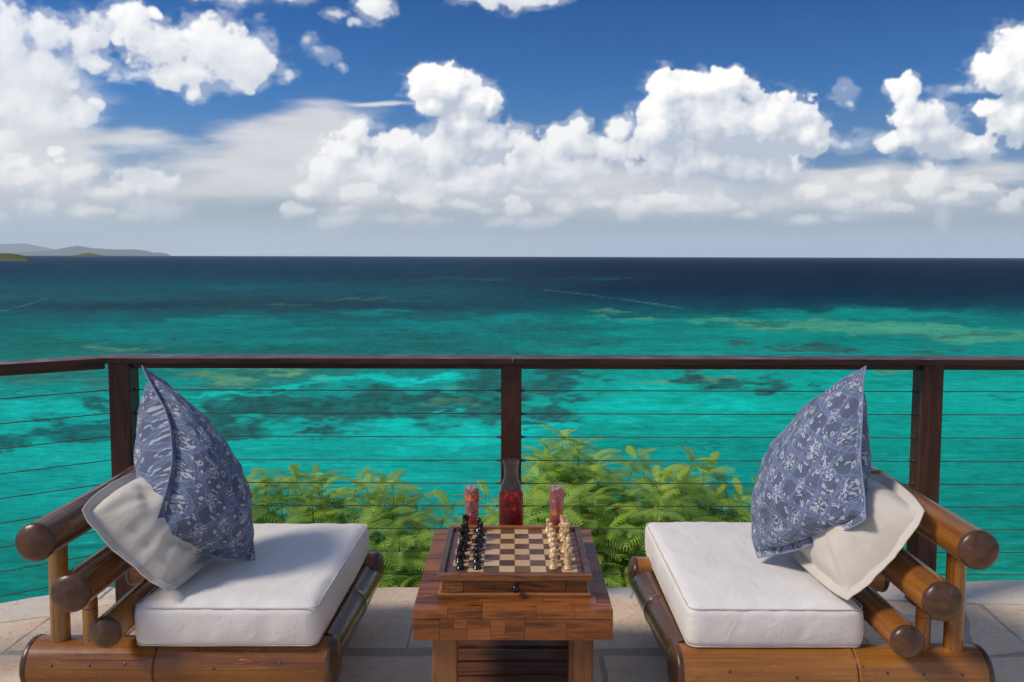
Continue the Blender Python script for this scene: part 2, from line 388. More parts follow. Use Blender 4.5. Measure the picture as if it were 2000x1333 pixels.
# ================================================================ materials
def wood(name, dark, mid, light, axis='X', scale=1., rough=.42, contrast=1., vary=.35, coat=0., bump=.12, figure=0.):
    m, g = mat(name); c = g.coord('Object'); r = g.rnd()
    off = g.comb(r * 37., r * 91., r * 13.); c = g.vadd(c, off)
    st = {'X': (1, 9, 9), 'Y': (9, 1, 9), 'Z': (9, 9, 1)}[axis]
    v = g.mapping(c, [s * scale for s in st])
    w = g.noise(v, 2.2, 3, .5, .6); ring = ((w * 16.).sin() * .5 + .5)
    fine = g.noise(g.mapping(c, [s * scale * (6 if s > 1 else 2) for s in st]), 4, 5, .65)
    f = ring * .42 + fine * .75 - .08
    if figure:
        fg = (g.noise(g.mapping(c, [s * scale * .7 for s in st]), 5, 2, .5, 2.5) * 22.).sin(); f = f + fg * figure
    f = f + (r - .5) * vary * 1.2
    colr = g.ramp(f, [(.12, dark), (.5, mid), (.92, light)])
    pores = g.noise(g.mapping(c, [s * scale * (22 if s > 1 else 3) for s in st]), 6, 2, .5)
    colr = g.mix(pores.step(.62, .74) * .5 * contrast, colr, tuple(x * .4 for x in dark))
    wear = g.noise(c, 9, 4, .6)
    p = g.principled(colr, wear.remap(.3, .7, rough - .1, rough + .12), g.bump(fine + pores * -.6, bump, .0012), .4)
    p.inputs['Coat Weight'].default_value = coat; p.inputs['Coat Roughness'].default_value = .22
    g.out(p.outputs[0]); return m
M = {}
M['rail'] = wood('rail_wood', (.014, .0045, .003), (.042, .013, .008), (.085, .030, .019), 'X', 1, .38, vary=.35)
M['rail_z'] = wood('post_wood', (.014, .0045, .003), (.042, .013, .008), (.085, .030, .019), 'Z', 1, .42, vary=.25)
M['table_x'] = wood('table_wood', (.055, .015, .003), (.205, .060, .013), (.34, .122, .032), 'X', 1.6, .36, vary=.32, coat=.15, figure=.06)
M['table_y'] = wood('table_wood_lengthwise', (.060, .020, .007), (.135, .043, .014), (.24, .09, .032), 'Y', 1.6, .36, vary=.5, coat=.15, figure=.06)
M['table_z'] = wood('table_leg_wood', (.055, .020, .007), (.145, .055, .018), (.24, .10, .035), 'Z', 1.6, .36, vary=.5, coat=.15, figure=.05)
M['slat'] = wood('slat_wood', (.04, .014, .006), (.12, .045, .018), (.20, .08, .034), 'X', 1.6, .5, vary=.4)
M['walnut'] = wood('walnut', (.050, .014, .004), (.165, .053, .013), (.30, .115, .032), 'X', 3, .34, vary=.5, coat=.3)
M['walnut_y'] = wood('walnut_lengthwise', (.028, .011, .006), (.075, .030, .015), (.125, .055, .026), 'Y', 3, .34, vary=.4, coat=.3)
M['figured'] = wood('figured_walnut', (.07, .018, .004), (.23, .085, .018), (.42, .19, .05), 'X', 3, .3, vary=.3, coat=.3, figure=.30)
M['dark_square'] = wood('dark_square_veneer', (.045, .020, .009), (.12, .056, .026), (.20, .10, .048), 'X', 9, .4, vary=.4, coat=.2)
M['light_square'] = wood('light_square_veneer', (.42, .27, .14), (.54, .36, .19), (.61, .43, .25), 'X', 9, .4, vary=.25, contrast=.2, coat=.2)
M['boxwood'] = wood('boxwood', (.46, .28, .12), (.64, .43, .21), (.74, .54, .30), 'Z', 14, .28, vary=.2, contrast=.25, coat=.5)
def simple(name, col, rough=.4, spec=.5, **kw):
    m, g = mat(name); c = g.coord('Object'); n = g.noise(c, 30, 4, .6)
    p = g.principled(g.mix(n, tuple(x * .8 for x in col), tuple(min(1, x * 1.15) for x in col)), n.remap(0, 1, rough * .8, rough * 1.25), g.bump(n, .05, .001), spec, **kw)
    g.out(p.outputs[0]); return m
M['ebony'] = simple('ebony_lacquer', (.006, .005, .005), .13, .6)
M['steel'] = simple('dark_steel_cable', (.10, .085, .075), .45, .5, Metallic=.6)
M['screw'] = simple('screw_metal', (.10, .09, .09), .4, .5, Metallic=.8)
M['black_slat'] = simple('black_bamboo_slat', (.012, .010, .010), .4)  # seat slats are black bamboo, one even colour
def bamboo(name, dark, mid, light, streak=1.):
    m, g = mat(name); c = g.coord('Object'); r = g.rnd(); x, y, z = g.sep(c)
    o = g.comb(r * 31., r * 57., r * 19.); cc = g.vadd(c, o)
    lines = g.noise(g.mapping(cc, (60, 60, 1.2)), 2.0, 4, .6); broad = g.noise(g.mapping(cc, (7, 7, 1.3)), 1.6, 3, .5)
    mott = g.noise(cc, 13, 4, .6)
    f = broad * .70 + lines * .50 * streak - .05 + (r - .5) * .3 - .02
    col = g.ramp(f, [(.22, dark), (.52, mid), (.85, light)])
    col = g.mix(mott.step(.60, .78) * .30, col, tuple(a * .45 for a in dark))
    crack = g.noise(g.mapping(cc, (130, 130, .9)), 1.6, 1, .5)
    scuff = g.noise(g.mapping(cc, (26, 26, 5)), 2.2, 5, .7, .5); col = g.mix(scuff.step(.60, .70) * .35, col, tuple(min(1, a * 1.5 + .03) for a in light))
    col = g.mix(crack.step(.66, .70) * .65, col, tuple(a * .3 for a in dark))
    p = g.principled(col, mott.remap(.3, .7, .20, .36), g.bump(lines * .6 + mott * .5, .10, .003), .5)
    p.inputs['Coat Weight'].default_value = .28; p.inputs['Coat Roughness'].default_value = .2
    g.out(p.outputs[0]); return m
M['bamboo'] = bamboo('varnished_bamboo', (.075, .020, .003), (.23, .082, .012), (.42, .18, .034))
M['bamboo_dark'] = bamboo('dark_varnished_bamboo', (.038, .014, .006), (.105, .040, .014), (.19, .080, .028))
M['bamboo_pole'] = bamboo('pale_bamboo_pole', (.09, .035, .008), (.24, .115, .028), (.38, .21, .07))
m, g = mat('coconut_cap'); c = g.coord('Object'); c2 = g.vadd(c, g.comb(g.rnd() * 20., g.rnd() * 7.))
n1 = g.noise(g.mapping(c2, (1, 1, .3)), 40, 5, .65, .8); n2 = g.noise(c2, 14, 3, .5)
p = g.principled(g.ramp(n1 * .6 + n2 * .4, [(.3, (.026, .013, .008)), (.55, (.090, .040, .020)), (.8, (.19, .092, .048))]), n2.remap(.3, .7, .24, .42), g.bump(n1, .35, .002), .5); g.out(p.outputs[0]); M['cap'] = m
def fabric(name, a, b, scale=900., bump=.15, stain=.12):
    m, g = mat(name); c = g.coord('Object'); n = g.noise(c, 7, 4, .55); x, y, z = g.sep(c)
    w = g.noise(c, scale * .35, 2, .6)
    wr = g.noise(g.mapping(c, (9, 5, 9), rot=(0, 0, .5)), 1.6, 5, .55, 1.2)
    st = g.noise(c, 3.1, 5, .62).step(.50, .72)
    col = g.mix(n, a, b); col = g.mix(st * stain, col, tuple(v * f_ for v, f_ in zip(a, (.80, .74, .66))))
    p = g.principled(col, .88, g.bump(wr * 1. , .30, .012, g.bump(w, bump, .0006)), .15); p.inputs['Sheen Weight'].default_value = .12
    g.out(p.outputs[0]); return m
M['cream'] = fabric('white_canvas', (.70, .675, .65), (.78, .76, .74))
M['linen'] = fabric('off_white_linen', (.52, .485, .43), (.62, .58, .52), bump=.25)
M['seam'] = simple('seam_thread', (.62, .60, .57), .9, .1)

# blue ikat print
m, g = mat('blue_ikat_print'); uv = g.coord('UV')
jag = g.noise(g.mapping(uv, (26, 60, 1)), 3.0, 2, .5); jx = (jag - .5) * .055; jj = g.noise(uv, 16, 2, .5, color=True)
u, v_, _z = g.sep(g.vadd(uv, g.vscale(jj, .03)))
NU = 5.6
pu = u * NU + jx; pv = v_ * NU
row = g.m('FLOOR', pv); qu = (pu + row * .5).fract() - .5; qv = pv.fract() - .5
rr = (qu * qu * 1.35 + qv * qv * .9).sqrt(); th = g.m('ARCTAN2', qv, qu)
star = (th * 6.).cos() * .075 + .15
med = (rr.lt(star) * rr.gt(.085)).max(rr.lt(.042))
ring2 = (rr.gt(.235) * rr.lt(.27)) * (th * 16.).sin().gt(-.3)
da = (pu * 1. + pv * 1.).fract() - .5; db = (pu - pv).fract() - .5
band = da.abs().lt(.085).max(db.abs().lt(.085)); bline = (da.abs().gt(.085) * da.abs().lt(.11)).max(db.abs().gt(.085) * db.abs().lt(.11))
chev = ((pu * 46.).sin() * (pv * 12.).cos()).gt(.15)
hook = g.voronoi(g.vadd(g.mapping(uv, (1, .62, 1)), g.vscale(jj, .05)), 26, 'F1'); hk = (hook.lt(.34) * hook.gt(.15)) * g.noise(uv, 6, 2, .5).gt(.43)
small = g.voronoi(g.mapping(uv, (1, .45, 1), rot=(0, 0, .6)), 34, 'F1').lt(.22) * g.noise(uv, 9, 1, .5).gt(.39)
dark = (.095, .118, .180); midb = (.150, .215, .345); light = (.50, .53, .62)
faded = g.noise(uv, 5, 3, .6)
col = g.mix(faded.step(.35, .7) * .55, dark, (.130, .160, .245))
col = g.mix(band * .75, col, midb); col = g.mix(band * chev * .5, col, (.09, .10, .20)); col = g.mix(bline * .65, col, (.26, .31, .46))
outb = 1. - band
col = g.mix((hk.max(small)) * outb * .75, col, light)
col = g.mix((med.max(ring2)) * g.noise(g.mapping(uv, (30, 90, 1)), 2, 2, .5).step(.30, .52) * .82, col, light)
col = g.mix(g.noise(g.mapping(uv, (80, 400, 1)), 1, 2, .5).step(.45, .75) * .22, col, (.10, .11, .2))
wv = g.noise(g.mapping(uv, (6, 9, 1)), 1.6, 5, .58, 1.4); wf = g.noise(uv, 420, 2, .6)
p = g.principled(col, .85, g.bump(wv, .6, .018, g.bump(wf, .15, .0006)), .15); p.inputs['Sheen Weight'].default_value = .15
g.out(p.outputs[0]); M['ikat'] = m

# coral limestone
def stone(name, a, b, c_, scale=1.):
    m, g = mat(name); c = g.n('ShaderNodeNewGeometry').outputs['Position']; r = g.rnd()
    cc = g.vadd(c, g.comb(0., 0., r * 20.))
    n1 = g.noise(cc, 3.2, 6, .6, .4); n2 = g.noise(cc, 26, 5, .65, .6); pk = g.noise(cc, 8, 4, .7, 1.2)
    col = g.mix(n1.step(.3, .7), a, b); col = g.mix(pk.step(.56, .70) * .55, col, c_)
    wig = g.noise(cc, 17, 4, .6, 1.8); vein = 1. - (wig - .5).abs().step(.0, .022)
    col = g.mix(vein * n2.step(.42, .6) * g.noise(cc, 5, 2, .5).step(.40, .55) * .6, col, (.14, .09, .07))
    pit = g.voronoi(g.vadd(cc, g.vscale(g.noise(cc, 30, 2, .5, color=True), .03)), 60).lt(.17) * g.noise(cc, 7, 3, .6).gt(.52)
    col = g.mix(pit * .6, col, (.12, .08, .06)); col = g.mix((r - .2) * .35, col, tuple(x * .72 for x in a))
    p = g.principled(col, .72, g.bump(n2 * .5 + n1 * .6 - pit * .5 - vein * .3, .55, .006), .25); g.out(p.outputs[0]); return m
M['stone'] = stone('coral_limestone', (.70, .53, .38), (.80, .65, .485), (.70, .43, .28))
M['coping'] = stone('pale_coping_limestone', (.66, .59, .50), (.74, .67, .58), (.62, .44, .30))
M['mortar'] = stone('mortar', (.44, .37, .30), (.52, .44, .36), (.34, .26, .19))
# ================================================================ sea
SEA_Z = -30.0; SEA_R = 32000.
def sea_colour(wx, wy):
    """seabed and depth colour seen through the water, laid out over the bay (numpy, linear rgb)"""
    yy = np.maximum(wy, 1.); ang = np.clip(wx / yy, -1.6, 1.6); ang = np.where(wy < 1, np.sign(wx) * 1.6, ang)
    D = np.sqrt(wx * wx + wy * wy); dep = np.where(wy > 1, np.maximum(wy, D * .53), D * .53)
    X = (1000 + 1570 * ang).astype(np.float32); Y = (501 + 1570 * 31.5 / dep).astype(np.float32)
    s = (Y - 501)
    wob = fbm(X / 260., Y / (14 + s[...] * .10), 101, 5, .55); wob2 = fbm(X / 70., Y / 9., 111, 5, .6)
    Xw = X + 46 * fbm(X / 150., Y / 40., 103, 4) + 16 * fbm(X / 30., Y / 8., 107, 3)
    amp = 3 + s * .035
    Yw = Y + amp * 1.7 * fbm(X / 170., Y / 34., 105, 4) + amp * 1.1 * fbm(X / 34., Y / 9., 109, 4)
    fine = fbm(X / 16., Y / (2.2 + s * .012), 121, 4, .7)
    def ramp(v, pts):
        v = np.clip(v, pts[0][0], pts[-1][0]); return np.stack([np.interp(v, [p[0] for p in pts], [p[1][i] for p in pts]) for i in range(3)], -1)
    def srgb(*c): return tuple(((x / 255 + .055) / 1.055) ** 2.4 if x > 10 else x / 255 / 12.92 for x in c)
    L = ramp(Yw, [(503, srgb(34, 62, 96)), (512, srgb(34, 66, 96)), (535, srgb(34, 66, 92)), (560, srgb(34, 82, 100)), (585, srgb(38, 86, 98)), (600, srgb(38, 70, 84)),
                  (625, srgb(24, 96, 104)), (650, srgb(16, 112, 112)), (690, srgb(28, 108, 104)), (740, srgb(16, 130, 124)), (850, srgb(0, 166, 157)), (1000, srgb(0, 144, 136)), (1150, srgb(0, 116, 106))])
    Rr = ramp(Yw, [(503, srgb(18, 48, 84)), (515, srgb(16, 44, 74)), (545, srgb(12, 40, 66)), (574, srgb(14, 46, 70)), (596, srgb(12, 66, 84)), (618, srgb(6, 104, 106)), (640, srgb(4, 128, 122)),
                   (680, srgb(4, 142, 134)), (760, srgb(2, 160, 148)), (900, srgb(0, 144, 134)), (1050, srgb(2, 128, 118)), (1150, srgb(26, 142, 126))])
    w = sstep(780, 1250, X + 60 * wob)[..., None]
    C = L * (1 - w) + Rr * w
    def paint(blobs, colr, soft=.5, op=1., rough=.5, seed=7, tex=0.):
        nonlocal C
        Dm = np.full(X.shape, -3., np.float32)
        for (cx, cy_, rx, ry) in blobs:
            d = 1 - np.sqrt(((Xw - cx) / rx) ** 2 + ((Yw - cy_) / ry) ** 2); Dm = np.maximum(Dm, d)
        n = fbm(X / 60., Y / (5 + s * .05), seed, 5, .62)
        a = sstep(0, soft, Dm + rough * n)
        if tex: a = a * np.clip(1 - tex + tex * (.5 + 1.3 * fbm(X / 22., Y / (2.5 + s * .02), seed + 5, 5, .7)) * 1.2, 0, 1)
        C = C * (1 - (a * op)[..., None]) + np.array(colr) * (a * op)[..., None]
    # far part of the bay
    paint([(250, 600, 210, 16), (560, 590, 330, 26), (900, 545, 500, 22), (700, 610, 240, 12)], srgb(44, 62, 80), .8, .75, .5, 201, .3)
    paint([(430, 562, 300, 5), (900, 548, 120, 3), (1180, 547, 60, 3)], srgb(14, 96, 110), .6, .6, .5, 203)
    paint([(690, 587, 130, 4), (560, 600, 60, 3)], srgb(82, 112, 104), .8, .6, .6, 205)
    paint([(270, 655, 220, 26), (450, 640, 260, 20), (740, 615, 120, 9), (860, 640, 260, 20), (560, 668, 380, 14), (1000, 625, 120, 12)], srgb(6, 134, 132), .8, .8, .6, 207, .35)
    paint([(760, 660, 260, 20), (1060, 640, 200, 16), (1150, 668, 220, 16), (350, 672, 130, 6), (920, 690, 240, 14)], srgb(40, 92, 98), .8, .65, .6, 209, .4)
    paint([(1650, 618, 420, 14), (1250, 625, 180, 8), (1500, 650, 420, 14)], srgb(2, 148, 138), .7, .8, .4, 211, .1)
    paint([(230, 690, 90, 8), (1190, 612, 50, 3), (1240, 620, 90, 3)], srgb(112, 144, 118), .6, .75, .8, 213, .3)
    paint([(1420, 624, 150, 6), (1560, 634, 190, 9), (1760, 643, 220, 10), (1960, 655, 160, 12), (2200, 670, 200, 14)], srgb(98, 160, 132), .6, .90, .45, 215, .25)
    paint([(1600, 640, 120, 3), (1830, 652, 130, 5), (1950, 650, 110, 4), (1480, 628, 90, 2.5)], srgb(96, 96, 72), .9, .75, .9, 217, .4)
    paint([(1590, 672, 62, 8), (1640, 678, 70, 7), (1890, 680, 40, 3.5), (1450, 668, 40, 3), (1550, 683, 110, 4), (1800, 682, 60, 3)], srgb(66, 84, 80), .5, .85, .7, 219, .3)
    # below the rail, left to right
    paint([(60, 745, 150, 22), (190, 755, 60, 16), (450, 740, 190, 22), (620, 735, 160, 14)], srgb(58, 108, 100), .7, .9, .7, 221, .35)
    paint([(410, 735, 110, 9), (300, 722, 60, 7), (560, 727, 60, 5), (640, 745, 60, 5)], srgb(124, 156, 116), .7, .75, .7, 223, .3)
    paint([(80, 795, 130, 22), (20, 815, 60, 16), (230, 780, 60, 10)], srgb(4, 178, 172), .8, .95, .3, 225)
    paint([(100, 852, 150, 28), (210, 845, 100, 26), (10, 870, 70, 18), (170, 790, 40, 8)], srgb(28, 76, 80), .5, .92, .6, 227, .25)
    paint([(120, 912, 150, 20), (230, 900, 90, 14), (20, 905, 60, 12)], srgb(6, 164, 156), .8, .75, .6, 229)
    paint([(520, 800, 200, 46), (700, 812, 230, 42), (880, 795, 150, 30), (620, 850, 100, 16), (430, 845, 110, 24), (800, 775, 170, 20), (960, 755, 80, 30)], srgb(38, 76, 76), .40, .95, .55, 231, .30)
    paint([(460, 770, 130, 8), (850, 738, 90, 7), (560, 755, 140, 8), (700, 745, 140, 9), (380, 770, 70, 6), (790, 737, 120, 6), (860, 798, 30, 4)], srgb(0, 186, 178), .8, .95, .30, 233)
    paint([(560, 762, 40, 4), (500, 752, 50, 3)], srgb(44, 96, 90), .5, .8, .7, 234)
    paint([(880, 760, 60, 5), (870, 785, 70, 6), (1035, 760, 40, 6), (1100, 725, 60, 4)], srgb(104, 126, 96), .8, .7, .8, 235, .4)
    paint([(790, 838, 170, 22), (960, 838, 160, 20), (1100, 815, 120, 18), (1250, 795, 140, 22), (1240, 755, 90, 18), (1420, 790, 130, 20), (680, 850, 70, 10), (900, 860, 250, 14)], srgb(0, 184, 174), .9, .95, .28, 237)
    paint([(1060, 800, 90, 16), (1110, 780, 60, 8), (1050, 750, 90, 22), (1030, 825, 50, 8), (1140, 812, 36, 4), (1130, 735, 70, 12)], srgb(42, 76, 78), .5, .9, .7, 239, .35)
    paint([(1430, 742, 110, 16), (1500, 745, 80, 15), (1350, 735, 70, 10), (1610, 742, 34, 6), (1390, 755, 50, 6)], srgb(46, 72, 74), .5, .95, .7, 241, .3)
    paint([(1360, 730, 60, 6), (1270, 745, 40, 5), (1740, 725, 60, 4)], srgb(110, 140, 108), .8, .7, .8, 243)
    paint([(760, 925, 60, 6), (850, 920, 40, 7), (1560, 830, 90, 6), (1960, 772, 60, 5), (1400, 870, 60, 5)], srgb(10, 104, 102), .8, .6, .6, 245)
    # boat wakes and one far boat's foam
    for (x0, y0_, x1, y1_, wdt) in ((1050, 567, 1330, 602, .9), (0, 610, 95, 585, 1.0), (1240, 590, 1300, 596, .8)):
        t = np.clip((X - x0) / (x1 - x0), 0, 1); yl = y0_ + (y1_ - y0_) * (t ** 1.25)
        a = np.exp(-((Y - yl) / wdt) ** 2) * (X > min(x0, x1)) * (X < max(x0, x1)) * .30 * (.6 + .6 * fine)
        C = C * (1 - a[..., None]) + np.array((.30, .45, .48)) * a[..., None]
    tone = 1 + .10 * wob + .10 * wob2 + .12 * fine
    C = C * np.clip(tone, .4, 1.7)[..., None]
    C = C * np.array((.55, 1.0, .92)) * (.95 - .10 * sstep(1200, 2000, X) * sstep(700, 900, Y) - .14 * sstep(760, 690, Y) - .14 * sstep(600, 520, Y))[..., None]
    return np.clip(C, 0, 1)
def build_sea():
    nr = 430
    inv = np.linspace(1 / 58., 1 / SEA_R, nr); Dr = np.concatenate([[.5, 20, 40], 1 / inv])
    tx = np.linspace(-1.15, 1.15, 720); fr = np.degrees(np.arctan(tx))
    azs = np.radians(np.concatenate([fr, np.linspace(fr[-1], 360 + fr[0], 62)[1:-1]]))
    nc = len(azs)
    # rows keep constant distance ahead of the terrace within the front sector so that they run level
    k = np.where(np.abs(((azs + math.pi) % (2 * math.pi)) - math.pi) <= math.radians(fr[-1]) + 1e-6, 1 / np.cos(azs), 1 / math.cos(math.radians(fr[-1])))
    far = (Dr / SEA_R)[:, None]; rad = Dr[:, None] * (k[None, :] * (1 - far ** 2) + far ** 2)
    wx = rad * np.sin(azs)[None]; wy = rad * np.cos(azs)[None]
    co = np.stack([wx, wy, np.full_like(wx, SEA_Z)], -1).reshape(-1, 3).astype(np.float32)
    i = np.arange(len(Dr) - 1)[:, None]; j = np.arange(nc)[None, :]; jn = (j + 1) % nc
    q = np.stack([i * nc + jn, i * nc + j, (i + 1) * nc + j, (i + 1) * nc + jn], -1).reshape(-1, 4).astype(np.int32)[:, ::-1]
    me = bpy.data.meshes.new("sea"); me.vertices.add(len(co)); me.vertices.foreach_set('co', co.ravel())
    me.loops.add(q.size); me.loops.foreach_set('vertex_index', q.ravel())
    me.polygons.add(len(q)); me.polygons.foreach_set('loop_start', np.arange(0, q.size, 4, dtype=np.int32)); me.polygons.foreach_set('loop_total', np.full(len(q), 4, np.int32))
    me.update(calc_edges=True)
    c = sea_colour(wx.astype(np.float32), wy.astype(np.float32)).reshape(-1, 3)
    ca = me.color_attributes.new('seabed', 'FLOAT_COLOR', 'POINT'); ca.data.foreach_set('color', np.concatenate([c, np.ones((len(c), 1))], 1).astype(np.float32).ravel())
    m, g = mat('sea_water'); me.materials.append(m)
    at = g.n('ShaderNodeAttribute', attribute_name='seabed'); P = g.n('ShaderNodeNewGeometry').outputs['Position']
    a = g.noise(g.mapping(P, (1, 1.6, 1), rot=(0, 0, .5)), .55, 4, .6, .6)     # ripples
    b = g.noise(g.mapping(P, (.5, 1.3, 1), rot=(0, 0, -.62)), .11, 4, .62, .8) # wind streaks
    d = g.noise(g.mapping(P, (.6, 1, 1), rot=(0, 0, -.25)), .035, 5, .68, .5)
    e = g.noise(g.mapping(P, (.7, 1, 1)), .009, 6, .78)
    f = g.noise(g.mapping(P, (.8, 1, 1)), .0022, 8, .80)
    fs = g.noise(g.mapping(P, (.35, 2.6, 1), rot=(0, 0, -.45)), .55, 3, .6, .4)
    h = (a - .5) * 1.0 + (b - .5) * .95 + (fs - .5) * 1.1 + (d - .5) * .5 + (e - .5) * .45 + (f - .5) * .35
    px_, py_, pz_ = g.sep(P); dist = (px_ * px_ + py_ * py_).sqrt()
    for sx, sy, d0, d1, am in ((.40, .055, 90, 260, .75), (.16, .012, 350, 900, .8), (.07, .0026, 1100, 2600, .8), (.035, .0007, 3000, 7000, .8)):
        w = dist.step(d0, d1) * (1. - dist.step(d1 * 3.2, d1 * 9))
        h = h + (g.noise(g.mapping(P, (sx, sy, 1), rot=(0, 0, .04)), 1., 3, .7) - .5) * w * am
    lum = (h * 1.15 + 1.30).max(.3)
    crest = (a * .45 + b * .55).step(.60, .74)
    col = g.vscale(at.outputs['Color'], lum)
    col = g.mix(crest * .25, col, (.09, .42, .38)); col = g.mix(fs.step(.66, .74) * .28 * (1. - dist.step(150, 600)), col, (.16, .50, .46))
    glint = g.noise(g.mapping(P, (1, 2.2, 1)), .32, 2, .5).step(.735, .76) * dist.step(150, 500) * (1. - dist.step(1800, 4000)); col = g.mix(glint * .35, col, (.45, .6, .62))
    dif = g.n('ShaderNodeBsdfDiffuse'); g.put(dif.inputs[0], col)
    gl = g.n('ShaderNodeBsdfGlossy'); gl.inputs['Roughness'].default_value = .25
    g.put(gl.inputs['Normal'], g.bump(a * .6 + b * 1.4 + d * 3., .6, 1.0)); g.put(gl.inputs[0], (.8, .9, 1.))
    mx = g.n('ShaderNodeMixShader'); mx.inputs[0].default_value = .03; g.link(dif.outputs[0], mx.inputs[1]); g.link(gl.outputs[0], mx.inputs[2])
    g.out(mx.outputs[0])
    tag(link(bpy.data.objects.new("sea", me)), "turquoise reef water deepening to navy at the horizon", None, None, 'structure')
build_sea()

# ================================================================ hillside below the terrace
def build_terrain():
    m, g = mat('hillside_scrub'); P = g.n('ShaderNodeNewGeometry').outputs['Position']; n = g.noise(P, 1.2, 6, .65); n2 = g.noise(P, .2, 4, .5)
    col = g.ramp(n * .6 + n2 * .4, [(.3, (.022, .040, .010)), (.5, (.050, .085, .018)), (.7, (.10, .10, .05))])
    p = g.principled(col, .9, g.bump(n, .8, .2), .1); g.out(p.outputs[0])
    xs = np.linspace(-80, 80, 81); ys = np.concatenate([np.linspace(-60, 2, 16), np.linspace(3.0, 34, 40)])
    vs = []
    for y in ys:
        for x in xs:
            e = 3.35 - .45 * max(0, -x - 1.8) if x < 0 else 3.35 + .04 * x
            e = max(e, -20)
            dd = max(0, y - e); z = -.35 - 1.22 * dd - .3 * min(dd, 1) + (.5 * mnoise.noise(Vector((x * .2, y * .25, 0))) * min(1, dd * .5) if dd > 0 else 0)
            vs.append((x, y, max(z, SEA_Z - 3)))
    nx = len(xs); fs = [(j * nx + i, j * nx + i + 1, (j + 1) * nx + i + 1, (j + 1) * nx + i) for j in range(len(ys) - 1) for i in range(nx - 1)]
    o = obj("hillside", mesh("hillside", vs, fs, m, True)); o['kind'] = 'structure'; o['label'] = "steep scrub hillside falling from the terrace to the sea"
build_terrain()

# ================================================================ far land
def ridge(name, label, cat, D, pts, base, colr, depth, seed, kind=None, bump_=.5):
    """pts: (tangent of azimuth, height in metres); a long hill with a rounded back"""
    m, g = mat(name + '_ground'); P = g.n('ShaderNodeNewGeometry').outputs['Position']
    n = g.noise(g.mapping(P, (1, 1, 2)), 18. / D * 10, 6, .65); x, y, z = g.sep(P)
    col = g.mix(n, colr[0], colr[1]); col = g.mix((z - base[1]).step(base[2], 0) * n.step(.3, .6), col, colr[2])
    p = g.principled(col, .95, g.bump(n, .6, D * .004), .05); g.out(p.outputs[0])
    tx = np.linspace(pts[0][0], pts[-1][0], 120); hh = np.interp(tx, [p[0] for p in pts], [p[1] for p in pts])
    rows = 12; vs = []
    for r in range(rows + 1):
        t = r / rows; prof = math.sin(min(1, t * 1.6) * math.pi / 2) if t < .625 else math.cos((t - .625) / .375 * math.pi / 2)
        for i, a in enumerate(tx):
            d = D + depth * (t - .5); nz = fbm(np.array([i / 7.]), np.array([r / 2.5]), seed, 4)[0]; nz2 = fbm(np.array([i / 2.2]), np.array([r / .9]), seed + 3, 3)[0]
            z = base[0] + (hh[i] - base[0]) * prof * (1 + .16 * nz * (1 - abs(prof)) * 2 + .05 * nz2 * bump_)
            vs.append((a * d, d, z))
    w = len(tx); fs = [(j * w + i, j * w + i + 1, (j + 1) * w + i + 1, (j + 1) * w + i) for j in range(rows) for i in range(w - 1)]
    o = obj(name, mesh(name, vs, fs, m, True))
    if kind: o['kind'] = kind; o['label'] = label
    else: tag(o, label, cat)
    return o
W1 = SEA_Z
gr = ((.05, .075, .02), (.13, .15, .05), (.17, .13, .09))
ridge("headland", "green headland with a brown rocky shore at the left edge of the sea", None, 4300, [(-.80, 28), (-.70, 20), (-.655, 8), (-.637, 9), (-.625, 8.5), (-.612, 3), (-.603, -8), (-.598, -31)], (W1 - 2, W1, 16), gr, 700, 5, 'structure')
ridge("islet", "small green islet on the horizon in front of the blue mountains", None, 17000, [(-.549, -34), (-.545, -14), (-.538, 6), (-.530, 42), (-.522, 34), (-.512, 6), (-.506, -14), (-.502, -34)], (W1 - 4, W1, 18), gr, 500, 8, 'structure')
ridge("sea_rock", "tiny dark rock in the sea right of the headland", None, 5200, [(-.5595, -33), (-.558, -24), (-.5545, -22), (-.551, -25), (-.5495, -33)], (W1 - 2, W1, 3), ((.06, .05, .04), (.10, .08, .05), (.10, .08, .06)), 60, 9, 'structure')
mt = ((.045, .065, .06), (.06, .08, .07), (.06, .07, .07))
ridge("distant_mountains", "blue hazy mountain range far away on the left horizon", None, 60000, [(-.80, 200), (-.70, 120), (-.64, 140), (-.60, 220), (-.575, 300), (-.548, 620), (-.540, 700), (-.52, 520), (-.49, 410), (-.470, 430), (-.452, 320), (-.446, 170), (-.437, 210), (-.426, 90), (-.418, -400)], (-500, -500, 1), mt, 8000, 12, 'structure')
ridge("farthest_mountains", "palest mountain ridge behind the blue range at the left edge", None, 82000, [(-.90, 1000), (-.70, 1200), (-.64, 1080), (-.605, 1180), (-.58, 780), (-.55, 220), (-.52, -500)], (-700, -700, 1), mt, 6000, 14, 'structure')

# ---------------------------------------------------------------- sea haze
def build_haze():
    m = bpy.data.materials.new('haze_air'); m.use_nodes = True; g = NG(m.node_tree)
    v = g.n('ShaderNodeVolumePrincipled'); v.inputs['Density'].default_value = HAZE; g.put(v.inputs['Color'], (.84, .94, 1.)); v.inputs['Anisotropy'].default_value = 0
    o = g.n('ShaderNodeOutputMaterial'); g.link(v.outputs[0], o.inputs['Volume'])
    me = box_mesh("haze", 190000, 190000, 2500, m, 0); b = obj("haze", me, None, (0, 0, 1600 - 1250 )); b.location.z = 600
    b['kind'] = 'stuff'; b['label'] = "thin pale sea haze over the whole bay"
HAZE = 1.25e-5
build_haze()
